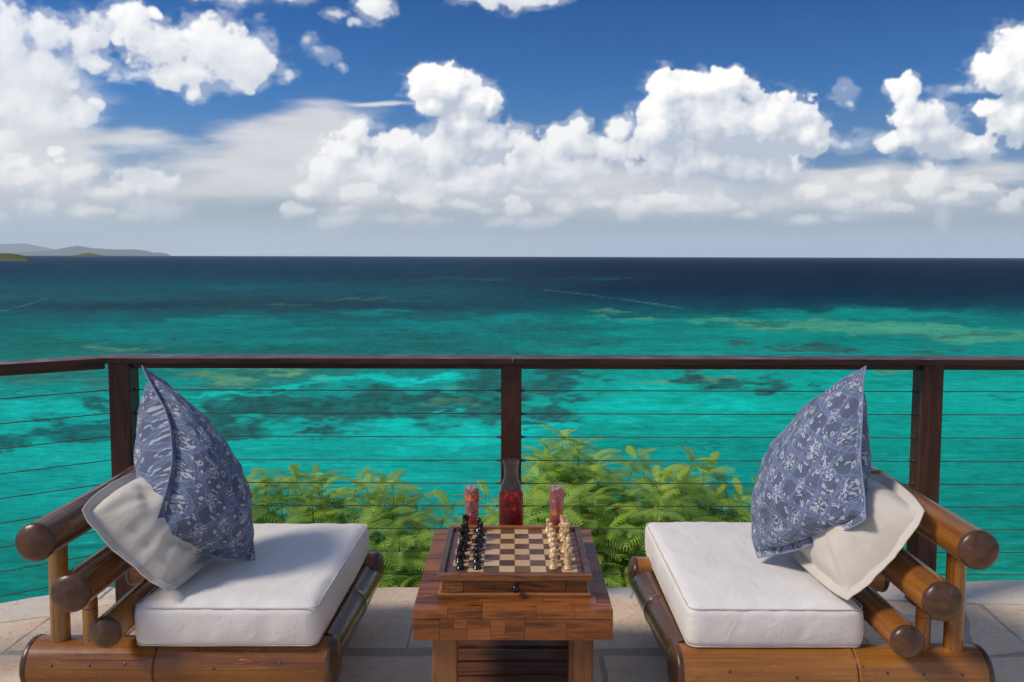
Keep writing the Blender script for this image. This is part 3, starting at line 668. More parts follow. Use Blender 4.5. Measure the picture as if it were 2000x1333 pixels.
# ================================================================ terrace
EDGE = [(-7.5, .25), (-2.30, 3.31), (-2.12, 3.43), (-1.80, 3.553), (-.69, 3.556), (.56, 3.563), (2.03, 3.645), (2.39, 3.65), (6.5, 3.72)]
def edge_y(x):
    for (a, b), (c, d) in zip(EDGE, EDGE[1:]):
        if a <= x <= c: return b + (d - b) * (x - a) / (c - a)
    return EDGE[0][1] if x < EDGE[0][0] else EDGE[-1][1]
poly = [(-7.5, -6)] + [(x, y - .006) for x, y in EDGE] + [(6.5, -6)]
n = len(poly)
terrace = obj("terrace", mesh("terrace", [(x, y, -.0035) for x, y in poly] + [(x, y, -.42) for x, y in poly],
    [tuple(range(n))[::-1], tuple(range(n, 2 * n))] + [(i, (i + 1) % n, n + (i + 1) % n, n + i) for i in range(n)], M['mortar']), None, (0, 0, 0))
clean(terrace.data); terrace['kind'] = 'structure'; terrace['label'] = "cream coral stone terrace floor behind the railing"
def flagstone(pts, m, seed, th=.03, z=0., name='flagstone'):
    rng = random.Random(seed); c = Vector((sum(p[0] for p in pts) / len(pts), sum(p[1] for p in pts) / len(pts)))
    out = []; gap = .0035
    for i, p in enumerate(pts):
        a = Vector(p); b = Vector(pts[(i + 1) % len(pts)]); L = (b - a).length; k = max(2, int(L / .045))
        for q in range(k):
            w = a.lerp(b, q / k); d = c - w; d.normalize()
            out.append(w + d * (gap + rng.uniform(-.0035, .0045)))
    n = len(out); dz = rng.uniform(-.0015, .002) + z
    vs = [(v.x, v.y, dz - th) for v in out] + [(v.x, v.y, dz - .003) for v in out] + [((v - c) * (1 - .004 / max(.05, (v - c).length)) + c).to_tuple() + (dz,) for v in out]
    fs = [(i, (i + 1) % n, n + (i + 1) % n, n + i) for i in range(n)] + [(n + i, n + (i + 1) % n, 2 * n + (i + 1) % n, 2 * n + i) for i in range(n)] + [tuple(range(2 * n, 3 * n))]
    vs = [(x - c.x, y - c.y, z_) for x, y, z_ in vs]
    return obj(name, mesh(name, vs, fs, m), terrace, (c.x, c.y, 0))
# visible slabs first (x splits follow the joints one can see), then courses running back under the viewer
S = []
E_ = lambda x: (x, edge_y(x))
S += [([(.53, 3.437), (.975, 3.46), E_(.975), E_(.555)], 'coping'), ([(.30, 3.437), (.53, 3.437), E_(.555), E_(.30)], 'coping'), ([(.975, 3.46), (1.52, 3.44), E_(1.54), E_(.975)], 'coping')]
S += [([(1.52, 3.44), (1.96, 3.40), (2.55, 3.36), E_(2.6), E_(1.54)], 'coping'), ([(2.55, 3.36), (3.6, 3.34), E_(3.6), E_(2.6)], 'coping')]
S += [([(.30, 2.98), (1.02, 2.99), (.975, 3.46), (.30, 3.437)], 'stone'), ([(1.02, 2.99), (1.36, 2.97), (1.40, 3.23), (1.50, 3.44), (.975, 3.46)], 'stone')]
S += [([(1.36, 2.97), (1.72, 2.93), (1.80, 3.20), (1.40, 3.23)], 'stone'), ([(1.40, 3.23), (1.80, 3.20), (1.95, 3.38), (1.50, 3.44)], 'stone')]
S += [([(1.74, 2.93), (2.00, 2.98), (2.02, 3.39), (1.965, 3.395)], 'stone'), ([(2.00, 2.98), (2.75, 2.96), (2.70, 3.36), (2.04, 3.39)], 'stone'), ([(2.75, 2.96), (3.6, 2.96), (3.6, 3.34), (2.70, 3.36)], 'stone')]
S += [([(-.40, 2.985), (.30, 2.98), (.30, 3.44), E_(.30), E_(-.40)], 'stone'), ([(-.98, 2.99), (-.40, 2.985), E_(-.40), E_(-.98)], 'stone')]
S += [([(-1.52, 3.00), (-.98, 2.99), E_(-.98), E_(-1.50)], 'stone'), ([(-1.91, 3.25), (-1.92, 2.95), (-1.52, 3.00), (-1.50, 3.40), (-1.80, 3.42)], 'stone')]
S += [([(-1.80, 3.42), (-1.50, 3.40), E_(-1.50), E_(-1.80)], 'coping'), ([(-2.34, 2.96), (-1.92, 2.95), (-1.91, 3.25), (-2.16, 3.17)], 'stone')]
S += [([(-2.16, 3.17), (-1.91, 3.25), (-1.80, 3.42), E_(-1.80), E_(-2.12), E_(-2.30)], 'coping'), ([(-2.85, 2.74), (-2.34, 2.96), (-2.16, 3.17), E_(-2.30), E_(-2.85)], 'coping')]
k = 0
for pts, mm in S: flagstone(pts, M[mm], 100 + k); k += 1
rngf = random.Random(12)
def course(y0, y1, xs, k0):
    for i, (a, b) in enumerate(zip(xs, xs[1:])):
        j = [rngf.uniform(-.012, .012) for _ in range(4)]
        flagstone([(a + j[0], y0), (b + j[1] if i < len(xs) - 2 else b, y0), (b + j[1] if i < len(xs) - 2 else b, y1), (a + j[0], y1)], M['stone'], k0 + i)
prev = None
for ci, (y0, y1) in enumerate([(2.42, 2.93), (1.86, 2.42), (1.30, 1.86), (.66, 1.30), (.05, .66), (-.6, .05), (-1.25, -.6)]):
    xs = [-2.6 if ci == 0 else -3.1]
    while xs[-1] < 3.3: xs.append(xs[-1] + rngf.uniform(.5, .85))
    if ci == 0: xs = [-2.6, -1.98, -1.36, -.82, -.245, .33, .95, 1.44, 2.08, 2.7, 3.5]
    course(y0, y1 + .0, xs, 300 + ci * 20)
# ================================================================ railing
rail = thing("railing", "dark red wood railing with thin horizontal steel cables along the terrace edge", "railing", (-.0, 3.39, 0))
DIRL = Vector((-.31, -.209, 0)).normalized()
def beam(name, p0, p1, w, h, m, bev=.003):
    p0 = Vector(p0); p1 = Vector(p1); L = (p1 - p0).length; me = box_mesh(name, L, w, h, m, bev); d = (p1 - p0).normalized()
    return obj(name, me, rail, (p0 + p1) / 2, (0, 0, math.atan2(d.y, d.x)))
ZT = 1.072
beam("handrail", (-1.745, 3.40, ZT - .0125), (.0, 3.40, ZT - .0125), .14, .025, M['rail']); beam("handrail", (.004, 3.40, ZT - .0125), (4.2, 3.40, ZT - .0125), .14, .025, M['rail'])
cn = Vector((-1.73, 3.387, ZT - .0135)); beam("handrail", cn + DIRL * -.01, cn + DIRL * 3.4, .136, .0245, M['rail'])
for x0, x1 in ((-1.625, -.047), (.041, 1.73), (1.823, 3.55)): beam("under_rail", (x0, 3.405, 1.0345), (x1, 3.405, 1.0345), .045, .026, M['rail'])
beam("under_rail", cn + DIRL * -.0 + Vector((0, 0, -.026)), cn + DIRL * 3.3 + Vector((0, 0, -.026)), .045, .027, M['rail'])
for x0, x1, yb in ((-1.703, -1.612, 3.362), (-.046, .041, 3.362), (1.732, 1.823, 3.362), (3.55, 3.64, 3.362)):
    box("post", x0, x1, yb, yb + .088, .0, 1.0465, M['rail_z'], rail, .004)
pe = cn + DIRL * 1.75; beam("post", (pe.x - .045, pe.y, .5232), (pe.x + .045, pe.y, .5232), .09, 1.0464, M['rail_z'])
CZ = [.925, .825, .724, .622, .522, .422, .322, .222, .122]
def cable(p0, p1):
    p0 = Vector(p0); p1 = Vector(p1); v, f = lathe([(.0021, 0), (.0021, (p1 - p0).length)], 8); return obj("cable", mesh("cable", v, f, M['steel'], True), rail, p0, along(p0, p1))
fit_v, fit_f = lathe([(.0075, 0), (.0075, .004), (.0045, .006), (.004, .02)], 10); fit_me = mesh("cable_fitting", fit_v, fit_f, M['steel'], True)
for z in CZ:
    for x0, x1 in ((-1.612, -.046), (.041, 1.732), (1.823, 3.55)):
        c0 = cable((x0, 3.408, z), (x1, 3.408, z))
        obj("cable_fitting", fit_me, rail, (x0, 3.408, z), (0, R(90), 0)); obj("cable_fitting", fit_me, rail, (x1, 3.408, z), (0, R(-90), 0))
    a = cn + DIRL * -.04; b = cn + DIRL * 1.70; cable((a.x, a.y, z), (b.x, b.y, z))
    a = cn + DIRL * 1.80; b = cn + DIRL * 3.3; cable((a.x, a.y, z), (b.x, b.y, z))
# ================================================================ bamboo lounge chairs
def rtube(name, p0, p1, r, m, parent, nodes=(), segs=28, taper=0., flat_ends=True):
    """bamboo culm from p0 to p1; nodes = positions (0..1) of its rings"""
    p0 = Vector(p0); p1 = Vector(p1); L = (p1 - p0).length; ts = sorted(set([0, 1] + [i / 10 for i in range(1, 10)] + [min(1, max(0, n_ + d)) for n_ in nodes for d in (-.045 / L, -.014 / L, -.005 / L, 0, .005 / L, .014 / L, .045 / L)]))
    prof = []
    for t in ts:
        rr = r * (1 + taper * (t - .5))
        for n_ in nodes:
            d = abs(t - n_) * L
            if d < .003: rr *= .975
            elif d < .008: rr *= 1.045
            elif d < .02: rr *= 1.03
        prof.append((rr, t * L))
    v, f = lathe(prof, segs)
    return obj(name, mesh(name, v, f, m, True), parent, p0, along(p0, p1))
def cap(parent, p, d, r, th=.012):
    """dark turned cap that closes a culm; d points outwards"""
    v, f = lathe([(r * .96, -.016), (r * 1.02, -.013), (r * 1.035, -.004), (r * 1.0, .002), (r * .93, .006), (r * .80, .006 + th * .35), (r * .6, .006 + th * .62), (r * .35, .006 + th * .86), (r * .12, .006 + th * .97), (0, .006 + th)], 32)
    d = Vector(d).normalized(); p = Vector(p)
    return obj("end_cap", clean(mesh("end_cap", v, f, M['cap'], True)), parent, p, d.to_track_quat('Z', 'Y'))
def ring(parent, p, d, r):
    v, f = lathe([(r, -.004), (r * 1.035, -.0025), (r * 1.05, 0), (r * 1.035, .0025), (r, .004)], 24)
    return obj("node_ring", mesh("node_ring", v, f, M['cap'], True), parent, p, Vector(d).to_track_quat('Z', 'Y'))
def sub(o, fn, *a, **k):
    return fn(o, *a, **k)
def chair(side, ox, oy, label, seed, mats):
    """side -1 = left chair whose back is at its left; ox, oy shift the mirrored design"""
    rng = random.Random(seed); X = lambda x: (x if side < 0 else -x) + ox
    root = thing("lounge_chair", label, "lounge chair", (X(-1.06), 2.85 + oy, 0), "bamboo lounge chairs facing each other")
    mb, md, mp = mats
    P = lambda x, y, z: (X(x), y + oy, z)
    sg = 1 if side < 0 else -1
    zb = .190; rb = .079
    def base(y, r, z, xin, nodes):
        o = rtube("base_log", P(-1.54, y, z), P(xin - .012, y, z), r, mb, root, nodes, 36)
        cap(o, P(-1.54, y, z), (-sg, 0, 0), r, .016); cap(o, P(xin - .012, y, z), (sg, 0, 0), r, .016)
        for k_, (t, a) in enumerate([(.10, -2), (.22, -1), (.335, 2), (.41, 14), (.62, -8), (.83, 4)]):       # screw heads along the front face
            x = -1.54 + t * (xin + 1.54); an = R(20 + a); sv, sf = lathe([(.0045, 0), (.0045, .0015), (.003, .0022)], 8)
            if y < 2.8: obj("screw", mesh("screw", sv, sf, M['screw']), o, P(x, y - r * math.cos(an) * 1.0, z + r * math.sin(an)), Vector((0, -math.cos(an), math.sin(an))).to_track_quat('Z', 'Y'))
        return o
    o1 = base(2.515, rb, zb, -.560, (.43,)); ring(o1, P(-1.54 + .43 * .97, 2.515, zb), (1, 0, 0), rb * .97)
    o2 = base(3.20, .066, .225, -.530, (.5,))
    # side rails under the cushion
    for xr, rr, zr in ((-.615, .060, .205), (-1.20, .050, .195)):
        o = rtube("side_rail", P(xr, 2.56, zr), P(xr + (.03 if xr > -1 else 0), 3.17, zr), rr, md if xr > -1 else mb, root, (.55,), 28)
        ring(o, P(xr + (.0165 if xr > -1 else 0), 2.56 + .55 * .61, zr), (0, 1, 0), rr * .97)
    # seat slats
    for i in range(15):
        y = 2.61 + i * .038; v, f = lathe([(.008, 0), (.008, .58)], 10)
        obj("seat_slat", mesh("seat_slat", v, f, M['black_slat'], True), root, P(-1.19 if side < 0 else -.61, y, .232), (0, R(90), 0))
    # back logs, each running the depth of the seat
    backs = [((-1.427, .640), .0575, 2.352), ((-1.327, .484), .0575, 2.352), ((-1.236, .353), .0470, 2.372)]
    for i, ((x, z), r, y0) in enumerate(backs):
        o = rtube("back_log", P(x, y0, z), P(x, 3.42 - (.03 * i), z), r, mb if i else (mb if side > 0 else md), root, (.62 if i != 1 else .80,), 32)
        cap(o, P(x, y0, z), (0, -1, 0), r, .017); cap(o, P(x, 3.42 - .03 * i, z), (0, 1, 0), r, .017)
        if i != 1: ring(o, P(x, y0 + .62 * (3.42 - .03 * i - y0), z), (0, 1, 0), r * .97)
    # upright poles standing on the two base logs
    for yb, zt0 in ((2.515, zb + .07), (3.20, .225 + .055)):
        o = rtube("pole", P(-1.452, yb, zt0), P(-1.452, yb, .640), .0285, mp, root, (.45 if side > 0 else .83,), 20, -.04)
        ring(o, P(-1.452, yb, zt0 + (.45 if side > 0 else .83) * (.640 - zt0)), (0, 0, 1), .0275)
        o = rtube("pole", P(-1.355, yb, zt0), P(-1.355, yb, .49), .0225, mp, root, (.48,), 20, -.04)
        ring(o, P(-1.355, yb, zt0 + .48 * (.49 - zt0)), (0, 0, 1), .0218)
    # slanting struts behind the logs
    d = Vector((-.191, 0, .287)).normalized(); nrm = Vector((-.287, 0, -.191)).normalized()
    for y in (2.80, 3.28):
        c0 = Vector((-1.236, y, .353)) + nrm * .012 - d * .11; c1 = Vector((-1.427, y, .640)) + nrm * .012 - d * .03
        rtube("back_strut", P(*c0), P(*c1), .029, mb, root, (), 18)
    # short legs under the base logs
    for x in (-1.38, -.68):
        for y, zz, r in ((2.515, zb, rb), (3.20, .225, .066)):
            rtube("leg", P(x, y, .002), P(x, y, zz - r + .012), .036, md, root, (), 18)
    return root
chair(-1, 0, 0, "varnished bamboo lounge chair on the left with three stacked back logs", 3, (M['bamboo'], M['bamboo_dark'], M['bamboo_pole']))
chair(1, -.052, -.045, "varnished bamboo lounge chair on the right with its back to the right edge", 4, (M['bamboo'], M['bamboo_dark'], M['bamboo']))

# ---------------------------------------------------------------- seat cushions
def seat_cushion(label, x0, x1, y0, y1, z0, z1, skew, seed):
    nx, ny, nz = 30, 40, 8; sx, sy, sz = (x1 - x0) / 2, (y1 - y0) / 2, (z1 - z0) / 2
    bm = bmesh.new(); bmesh.ops.create_cube(bm, size=2); bmesh.ops.subdivide_edges(bm, edges=bm.edges[:], cuts=30, use_grid_fill=True)
    r = .030
    for v in bm.verts:
        p = Vector((v.co.x * sx, v.co.y * sy, v.co.z * sz)); u, w, h = v.co
        q = Vector((max(-sx + r, min(sx - r, p.x)), max(-sy + r, min(sy - r, p.y)), max(-sz + r, min(sz - r, p.z))))
        d = p - q
        if d.length > 1e-6: p = q + d.normalized() * r
        e = (1 - abs(u) ** 3) * (1 - abs(w) ** 3)
        if h > .2: p.z += (.012 * e - .012 * math.exp(-(((u * sx + (.22 if seed == 1 else -.22)) / .16) ** 2 + ((w * sy) / .25) ** 2))) * (h - .2) / .8
        side = (1 - h * h)
        nzv = mnoise.noise(Vector((p.x * 6 + seed * 9, p.y * 6, p.z * 5))); nz2 = mnoise.noise(Vector((p.x * 19 + seed, p.y * 19, p.z * 9)))
        if abs(u) > .97: p.x += math.copysign(.010 * side * (1 - w * w * .6), u) + .004 * nzv * side
        if abs(w) > .97: p.y += math.copysign(.010 * side * (1 - u * u * .6), w) + .004 * nz2 * side
        cr = min(1 - abs(u), 1 - abs(w)); 
        if h > .5:
            pk = math.exp(-cr * 9); p.z += .006 * nzv * min(1, cr * 6) + .003 * nz2 * min(1, cr * 5) + .0065 * pk * mnoise.noise(Vector((p.x * 30 + seed, p.y * 30, 0)))
            p.z -= .010 * math.exp(-((abs(u) - .0) / .5) ** 2 - ((w + .15) / .3) ** 2) * (seed - 1.5 + .5)
        p.x += .004 * mnoise.noise(Vector((0, p.y * 5 + seed, p.z * 4)))
        p.x += skew * (p.y + sy)
        v.co = p
    me = bpy.data.meshes.new("seat_cushion"); bm.to_mesh(me); bm.free(); me.materials.append(M['cream']); me.polygons.foreach_set('use_smooth', [True] * len(me.polygons))
    c = ((x0 + x1) / 2, (y0 + y1) / 2, (z0 + z1) / 2)
    o = tag(obj("seat_cushion", me, None, c), label, "cushion", "white seat cushions on the lounge chairs")
    for zz, s_ in ((sz - .010, 1), (-sz + .012, -1)):
        pts = []; ex, ey = sx - .0012, sy - .0012; rr = .030
        for cx_, cy__, a0 in ((ex - rr, ey - rr, 0), (-ex + rr, ey - rr, 90), (-ex + rr, -ey + rr, 180), (ex - rr, -ey + rr, 270)):
            for k_ in range(6):
                a = R(a0 + k_ * 18); pts.append(Vector((cx_ + rr * math.cos(a), cy__ + rr * math.sin(a), zz)))
        dense = []
        for i, p in enumerate(pts):
            q = pts[(i + 1) % len(pts)]; n_ = max(1, int((q - p).length / .03))
            for k_ in range(n_):
                w_ = p.lerp(q, k_ / n_); w_.z += .0012 * mnoise.noise(w_ * 14); w_.x += skew * (w_.y + sy); dense.append(w_)
        v, f = tube_path(dense, .0021, 6, True); obj("piping", mesh("piping", v, f, M['seam'], True), o, c)
    return o
seat_cushion("white seat cushion with a flat boxed edge on the left lounge chair", -1.19, -.612, 2.452, 3.245, .262, .405, .03, 1)
seat_cushion("white seat cushion with a flat boxed edge on the right lounge chair", .556, 1.112, 2.452, 3.275, .262, .405, .0, 2)

# ---------------------------------------------------------------- pillows
def pillow(label, cat, group, corners, front, back, m, flange=.028, bows=(), seed=0, seam=M['seam'], N_=44, curl=.012, pw=.5, power2=1., creases=(), rounding=.05, wr=1.):
    A, B, C, D = [Vector(c) for c in corners]                # in order round the pillow
    nrm = (C - A).cross(D - B).normalized(); cen = (A + B + C + D) / 4
    L1 = ((B - A).length + (C - D).length) / 2; L2 = ((D - A).length + (C - B).length) / 2
    fu, fv = flange / L1, flange / L2
    def P(u, v):
        k_ = 1 - rounding * abs(2 * u - 1) ** 4 * abs(2 * v - 1) ** 4; u = .5 + (u - .5) * k_; v = .5 + (v - .5) * k_
        p = (A * (1 - u) + B * u) * (1 - v) + (D * (1 - u) + C * u) * v
        for e, vec in bows:
            vec = Vector(vec); s_ = {0: math.sin(math.pi * u) * (1 - v) ** 2, 1: math.sin(math.pi * v) * u ** 2, 2: math.sin(math.pi * u) * v ** 2, 3: math.sin(math.pi * v) * (1 - u) ** 2}[e]
            p = p + vec * s_
        return p
    def thick(u, v):
        a = (u - fu) / (1 - 2 * fu); b = (v - fv) / (1 - 2 * fv)
        if a <= 0 or a >= 1 or b <= 0 or b >= 1: return 0
        return (math.sin(math.pi * a) ** pw) * (math.sin(math.pi * b) ** pw)
    def disp(u, v, sgn):
        t = thick(u, v); e = min(u, v, 1 - u, 1 - v)
        du, dv = u - .5, v - .5; ang = math.atan2(dv, du); rad = math.hypot(du, dv)
        w = mnoise.noise(Vector((ang * 5.5 + seed, rad * 2, sgn * 3))) * .010 * min(1, max(0, rad * 2.2 - .25)) * min(1, t * 2.2)
        w += mnoise.noise(Vector((u * 4 + seed, v * 4, sgn))) * .012 * t + mnoise.noise(Vector((u * 11 + seed, v * 9, sgn * 2))) * .004 * min(1, t * 2)
        for (cu, cv, an, wd, amp, ln) in creases:
            a_ = (u - cu) * math.cos(an) + (v - cv) * math.sin(an); b_ = -(u - cu) * math.sin(an) + (v - cv) * math.cos(an)
            w -= amp * math.exp(-(b_ / wd) ** 2 - (a_ / ln) ** 2) * min(1, t * 3)
        w *= wr; fl = 0
        if t == 0: fl = curl * mnoise.noise(Vector((u * 4 + seed * 3, v * 4, 1))) + curl * .25 * mnoise.noise(Vector((u * 11 + seed, v * 11, 2)))
        return t, w, fl
    vs, uvs, idx = [], [], {}
    n = N_
    def coordf(i):
        # denser near the seam
        t = i / n; return t
    for s_ in (1, -1):
        for j in range(n + 1):
            for i in range(n + 1):
                u, v = coordf(i), coordf(j)
                if s_ < 0 and (i in (0, n) or j in (0, n)): idx[s_, i, j] = idx[1, i, j]; continue
                t, w, fl = disp(u, v, s_); h = front if s_ > 0 else back
                p = P(u, v) + (nrm * (s_ * (h * t * power2 + w) + (fl if t == 0 else 0)) if not hasattr(h, '__len__') else Vector(h) * t + nrm * (s_ * w + (fl if t == 0 else 0)))
                if t == 0 and not (i in (0, n) or j in (0, n)): p += nrm * (.0012 * s_)
                idx[s_, i, j] = len(vs); vs.append(p - cen); uvs.append((u * 1.0 + (0 if s_ > 0 else .37), v + (0 if s_ > 0 else .21)))
    fs = []
    for s_ in (1, -1):
        for j in range(n):
            for i in range(n):
                q = (idx[s_, i, j], idx[s_, i + 1, j], idx[s_, i + 1, j + 1], idx[s_, i, j + 1]); fs.append(q if s_ > 0 else q[::-1])
    me = mesh("pillow", vs, fs, m, True, uvs); o = obj("pillow", me, None, cen); tag(o, label, cat, group)
    # stitched seam line on the flange, both faces
    for s_ in (1, -1):
        pts = []; eu, ev = fu * .93, fv * .93; K = 26
        loop = [(eu + (1 - 2 * eu) * k_ / K, ev) for k_ in range(K)] + [(1 - eu, ev + (1 - 2 * ev) * k_ / K) for k_ in range(K)] + [(1 - eu - (1 - 2 * eu) * k_ / K, 1 - ev) for k_ in range(K)] + [(eu, 1 - ev - (1 - 2 * ev) * k_ / K) for k_ in range(K)]
        for u, v in loop:
            t, w, fl = disp(u, v, s_); pts.append(P(u, v) + nrm * (fl + s_ * .0022))
        tv, tf = tube_path([p - cen for p in pts], .0012, 5, True); obj("stitching", mesh("stitching", tv, tf, seam, True), o, cen)
    # thick rolled hem round the outside
    pts = []; K = 60
    for a, b in (((0, 0), (1, 0)), ((1, 0), (1, 1)), ((1, 1), (0, 1)), ((0, 1), (0, 0))):
        for k_ in range(K):
            u = a[0] + (b[0] - a[0]) * k_ / K; v = a[1] + (b[1] - a[1]) * k_ / K; t, w, fl = disp(u, v, 1); pts.append(P(u, v) + nrm * fl)
    tv, tf = tube_path([p - cen for p in pts], .0024, 6, True); obj("hem", mesh("hem", tv, tf, m, True, [(.031, .047)] * len(tv)), o, cen)
    return o
GP = "blue printed pillows propped on the lounge chairs"; GW = "off white pillows leaning on the bamboo backs"
pillow("off white flanged pillow leaning on the left chair's back logs", "pillow", GW,
       [(-1.345, 2.45, .712), (-1.075, 2.45, .440), (-1.055, 2.93, .440), (-1.375, 2.93, .700)], .145, .060, M['linen'], .034, [(0, (-.012, 0, -.012)), (3, (0, 0, .02)), (1, (.01, 0, 0))], 3, wr=1.7, rounding=.05, pw=.40, creases=[(.5, .12, 0, .03, .008, .4), (.8, .3, .8, .04, .010, .2), (.25, .35, -.7, .05, .008, .2)])
pillow("off white flanged pillow leaning on the right chair's back logs", "pillow", GW,
       [(1.040, 2.42, .430), (1.276, 2.42, .725), (1.322, 2.90, .712), (1.010, 2.90, .430)], .145, .060, M['linen'], .034, [(0, (.012, 0, -.012)), (3, (-.01, 0, 0)), (1, (0, 0, .02))], 5, wr=1.7, rounding=.05, pw=.40, creases=[(.15, .2, .8, .04, .010, .2), (.8, .4, .3, .05, .008, .2), (.5, .12, 0, .03, .006, .4)])
pillow("blue ikat print pillow standing on the left chair with its pale back edge showing", "pillow", GP,
       [(-1.321, 2.85, 1.105), (-1.164, 2.52, .583), (-.915, 2.80, .415), (-1.19, 3.05, .86)], (.16, -.08, -.01), (-.205, .0, -.06), M['ikat'], .026, [(0, (.10, -.02, .02)), (3, (.015, 0, .01)), (2, (.05, 0, 0)), (1, (.0, 0, -.012))], 7, M['ikat'], curl=.010, pw=.44, wr=1.6, rounding=.0,
       creases=[(.55, .5, .3, .05, .014, .3), (.85, .6, 1.2, .04, .016, .25), (.3, .35, .1, .04, .010, .3)])
pillow("blue ikat print pillow standing on the right chair with a dark stitched flange", "pillow", GP,
       [(1.255, 2.83, 1.113), (1.040, 3.08, .81), (.885, 2.82, .420), (1.107, 2.46, .681)], (-.12, -.07, -.01), (.16, .04, -.03), M['ikat'], .026, [(3, (-.02, -.01, .0)), (0, (-.02, 0, .015)), (1, (-.06, 0, 0)), (2, (0, 0, -.02))], 9, M['ikat'], curl=.010, pw=.44, wr=1.6, rounding=.0,
       creases=[(.45, .75, .3, .05, .014, .3), (.8, .3, 1.0, .04, .012, .25), (.3, .55, .5, .04, .010, .3)])
# ================================================================ side table
TX0, TX1, TY0, TY1, TZ = -.293, .303, 2.322, 3.03, .45
table = thing("side_table", "brown butcher-block wooden side table with a slatted lower shelf between the two chairs", "table", ((TX0 + TX1) / 2, (TY0 + TY1) / 2, 0))
rt = random.Random(21)
def blocks_top():
    ys = [TY0, 2.372, 2.444, 2.53, 2.62, 2.70, 2.79, 2.87, 2.95, TY1]
    for r_, (y0, y1) in enumerate(zip(ys, ys[1:])):
        xs = [TX0]
        if r_ == 0: xs = [TX0, -.190, -.086, .075, .19, TX1]
        else:
            while xs[-1] < TX1 - .16: xs.append(xs[-1] + rt.uniform(.10, .22))
            xs.append(TX1)
        for x0, x1 in zip(xs, xs[1:]):
            dz = rt.uniform(-.0004, .0004)
            box("block", x0 + .0002, x1 - .0002, y0 + .0002, y1 - .0002, TZ - .027, TZ + dz, M['table_x'], table, .0009)
blocks_top()
def apron(axis, c, a0, a1, z0, z1, splits, th=.026):
    for i, (s0, s1, w0, w1) in enumerate(splits):
        d = rt.uniform(-.0006, .0006)
        if axis == 'x': box("block", s0 + .0002, s1 - .0002, c + d, c + th, w0 + .0002, w1 - .0002, M['table_x'], table, .0007)
        else: box("block", c + d, c + th, s0 + .0002, s1 - .0002, w0 + .0002, w1 - .0002, M['table_y'], table, .0007)
z0, z1 = .357, .4225; zm = .392
apron('x', TY0 + .001, 0, 0, 0, 0, [(TX0, -.213, z0, z1), (-.213, -.172, zm, z1), (-.172, -.131, zm, z1), (-.213, -.131, z0, zm), (-.131, -.061, z0, z1), (-.061, -.018, zm - .018, z1), (-.061, .04, z0, zm - .018),
      (-.018, .04, zm - .018, z1), (.04, .164, z0, z1), (.164, TX1, z0, z1)])
apron('x', TY1 - .027, 0, 0, 0, 0, [(TX0, -.05, z0, z1), (-.05, .14, z0, z1), (.14, TX1, z0, z1)])
for c in (TX0 + .0005, TX1 - .0265):
    ys = [TY0 + .028, 2.48, 2.60, 2.81, TY1 - .028]
    apron('y', c, 0, 0, 0, 0, [(a, b, z0, z1) for a, b in zip(ys, ys[1:])])
for x0 in (-.238, .176):
    for y0 in (TY0 + .030, TY1 - .104): box("leg", x0, x0 + .073, y0, y0 + .073, .0, .4228, M['table_z'], table, .003)
for x0 in (-.225, .215): box("shelf_rail", x0, x0 + .022, TY0 + .105, TY1 - .106, .105, .145, M['table_y'], table, .002)
y = TY0 + .125
while y < TY1 - .13: box("shelf_slat", -.2025, .2145, y, y + .074, .120, .138, M['slat'], table, .003); y += .094
for y0 in (TY0 + .040, TY1 - .062): box("shelf_stretcher", -.164, .175, y0, y0 + .022, .105, .150, M['slat'], table, .002)

# ================================================================ chess case
BX0, BX1, BY0, BY1, BZ0, BZ1 = -.226, .246, 2.409, 2.868, .4505, .522
case = thing("chess_case", "walnut chess case with an inlaid board on top and one drawer with a black knob", "chess set", ((BX0 + BX1) / 2, (BY0 + BY1) / 2, BZ0))
SQ = .0495; PX0, PY0 = (BX0 + BX1) / 2 - 4 * SQ + .001, 2.456; BT = .5125
# moulded sides: a profile swept round the case
prof = [(0.0, 0.0), (0.0, .008), (-.004, .012), (-.010, .020), (-.0125, .032), (-.0125, .050)]
def ring_sweep(name, prof, z0, m, parent, x0, x1, y0, y1, closed_in=.012):
    vs, fs = [], []
    for o_, h in prof: vs += [(x0 - o_, y0 - o_, z0 + h), (x1 + o_, y0 - o_, z0 + h), (x1 + o_, y1 + o_, z0 + h), (x0 - o_, y1 + o_, z0 + h)]
    for i in range(len(prof) - 1):
        for k_ in range(4): a, b = i * 4 + k_, i * 4 + (k_ + 1) % 4; fs.append((a, b, b + 4, a + 4))
    fs.append((3, 2, 1, 0)); n_ = (len(prof) - 1) * 4; fs.append((n_, n_ + 1, n_ + 2, n_ + 3))
    c = Vector(((x0 + x1) / 2, (y0 + y1) / 2, z0)); return obj(name, mesh(name, [Vector(v) - c for v in vs], fs, m), parent, c)
ring_sweep("case_body", prof, BZ0, M['walnut'], case, BX0, BX1, BY0, BY1)
fy = BY0 + .0115
box("corner_panel", BX0 + .011, BX0 + .078, BY0 + .0035, BY0 + .03, BZ0 + .0135, BZ0 + .0495, M['figured'], case, .0015)
box("corner_panel", BX1 - .078, BX1 - .011, BY0 + .0045, BY0 + .03, BZ0 + .0135, BZ0 + .0495, M['walnut'], case, .0015)
drawer = box("drawer", BX0 + .0795, BX1 - .0795, BY0 + .0042, BY0 + .03, BZ0 + .0145, BZ0 + .0490, M['figured'], case, .0012)
drawer.data.materials[0] = M['walnut']
v, f = lathe([(.005, 0), (.0045, .005), (.008, .008), (.0115, .013), (.0115, .017), (.008, .021), (0, .0225)], 20)
obj("knob", clean(mesh("knob", v, f, M['ebony'], True)), drawer, ((BX0 + BX1) / 2 + .004, BY0 + .0042, BZ0 + .031), (R(90), 0, 0))
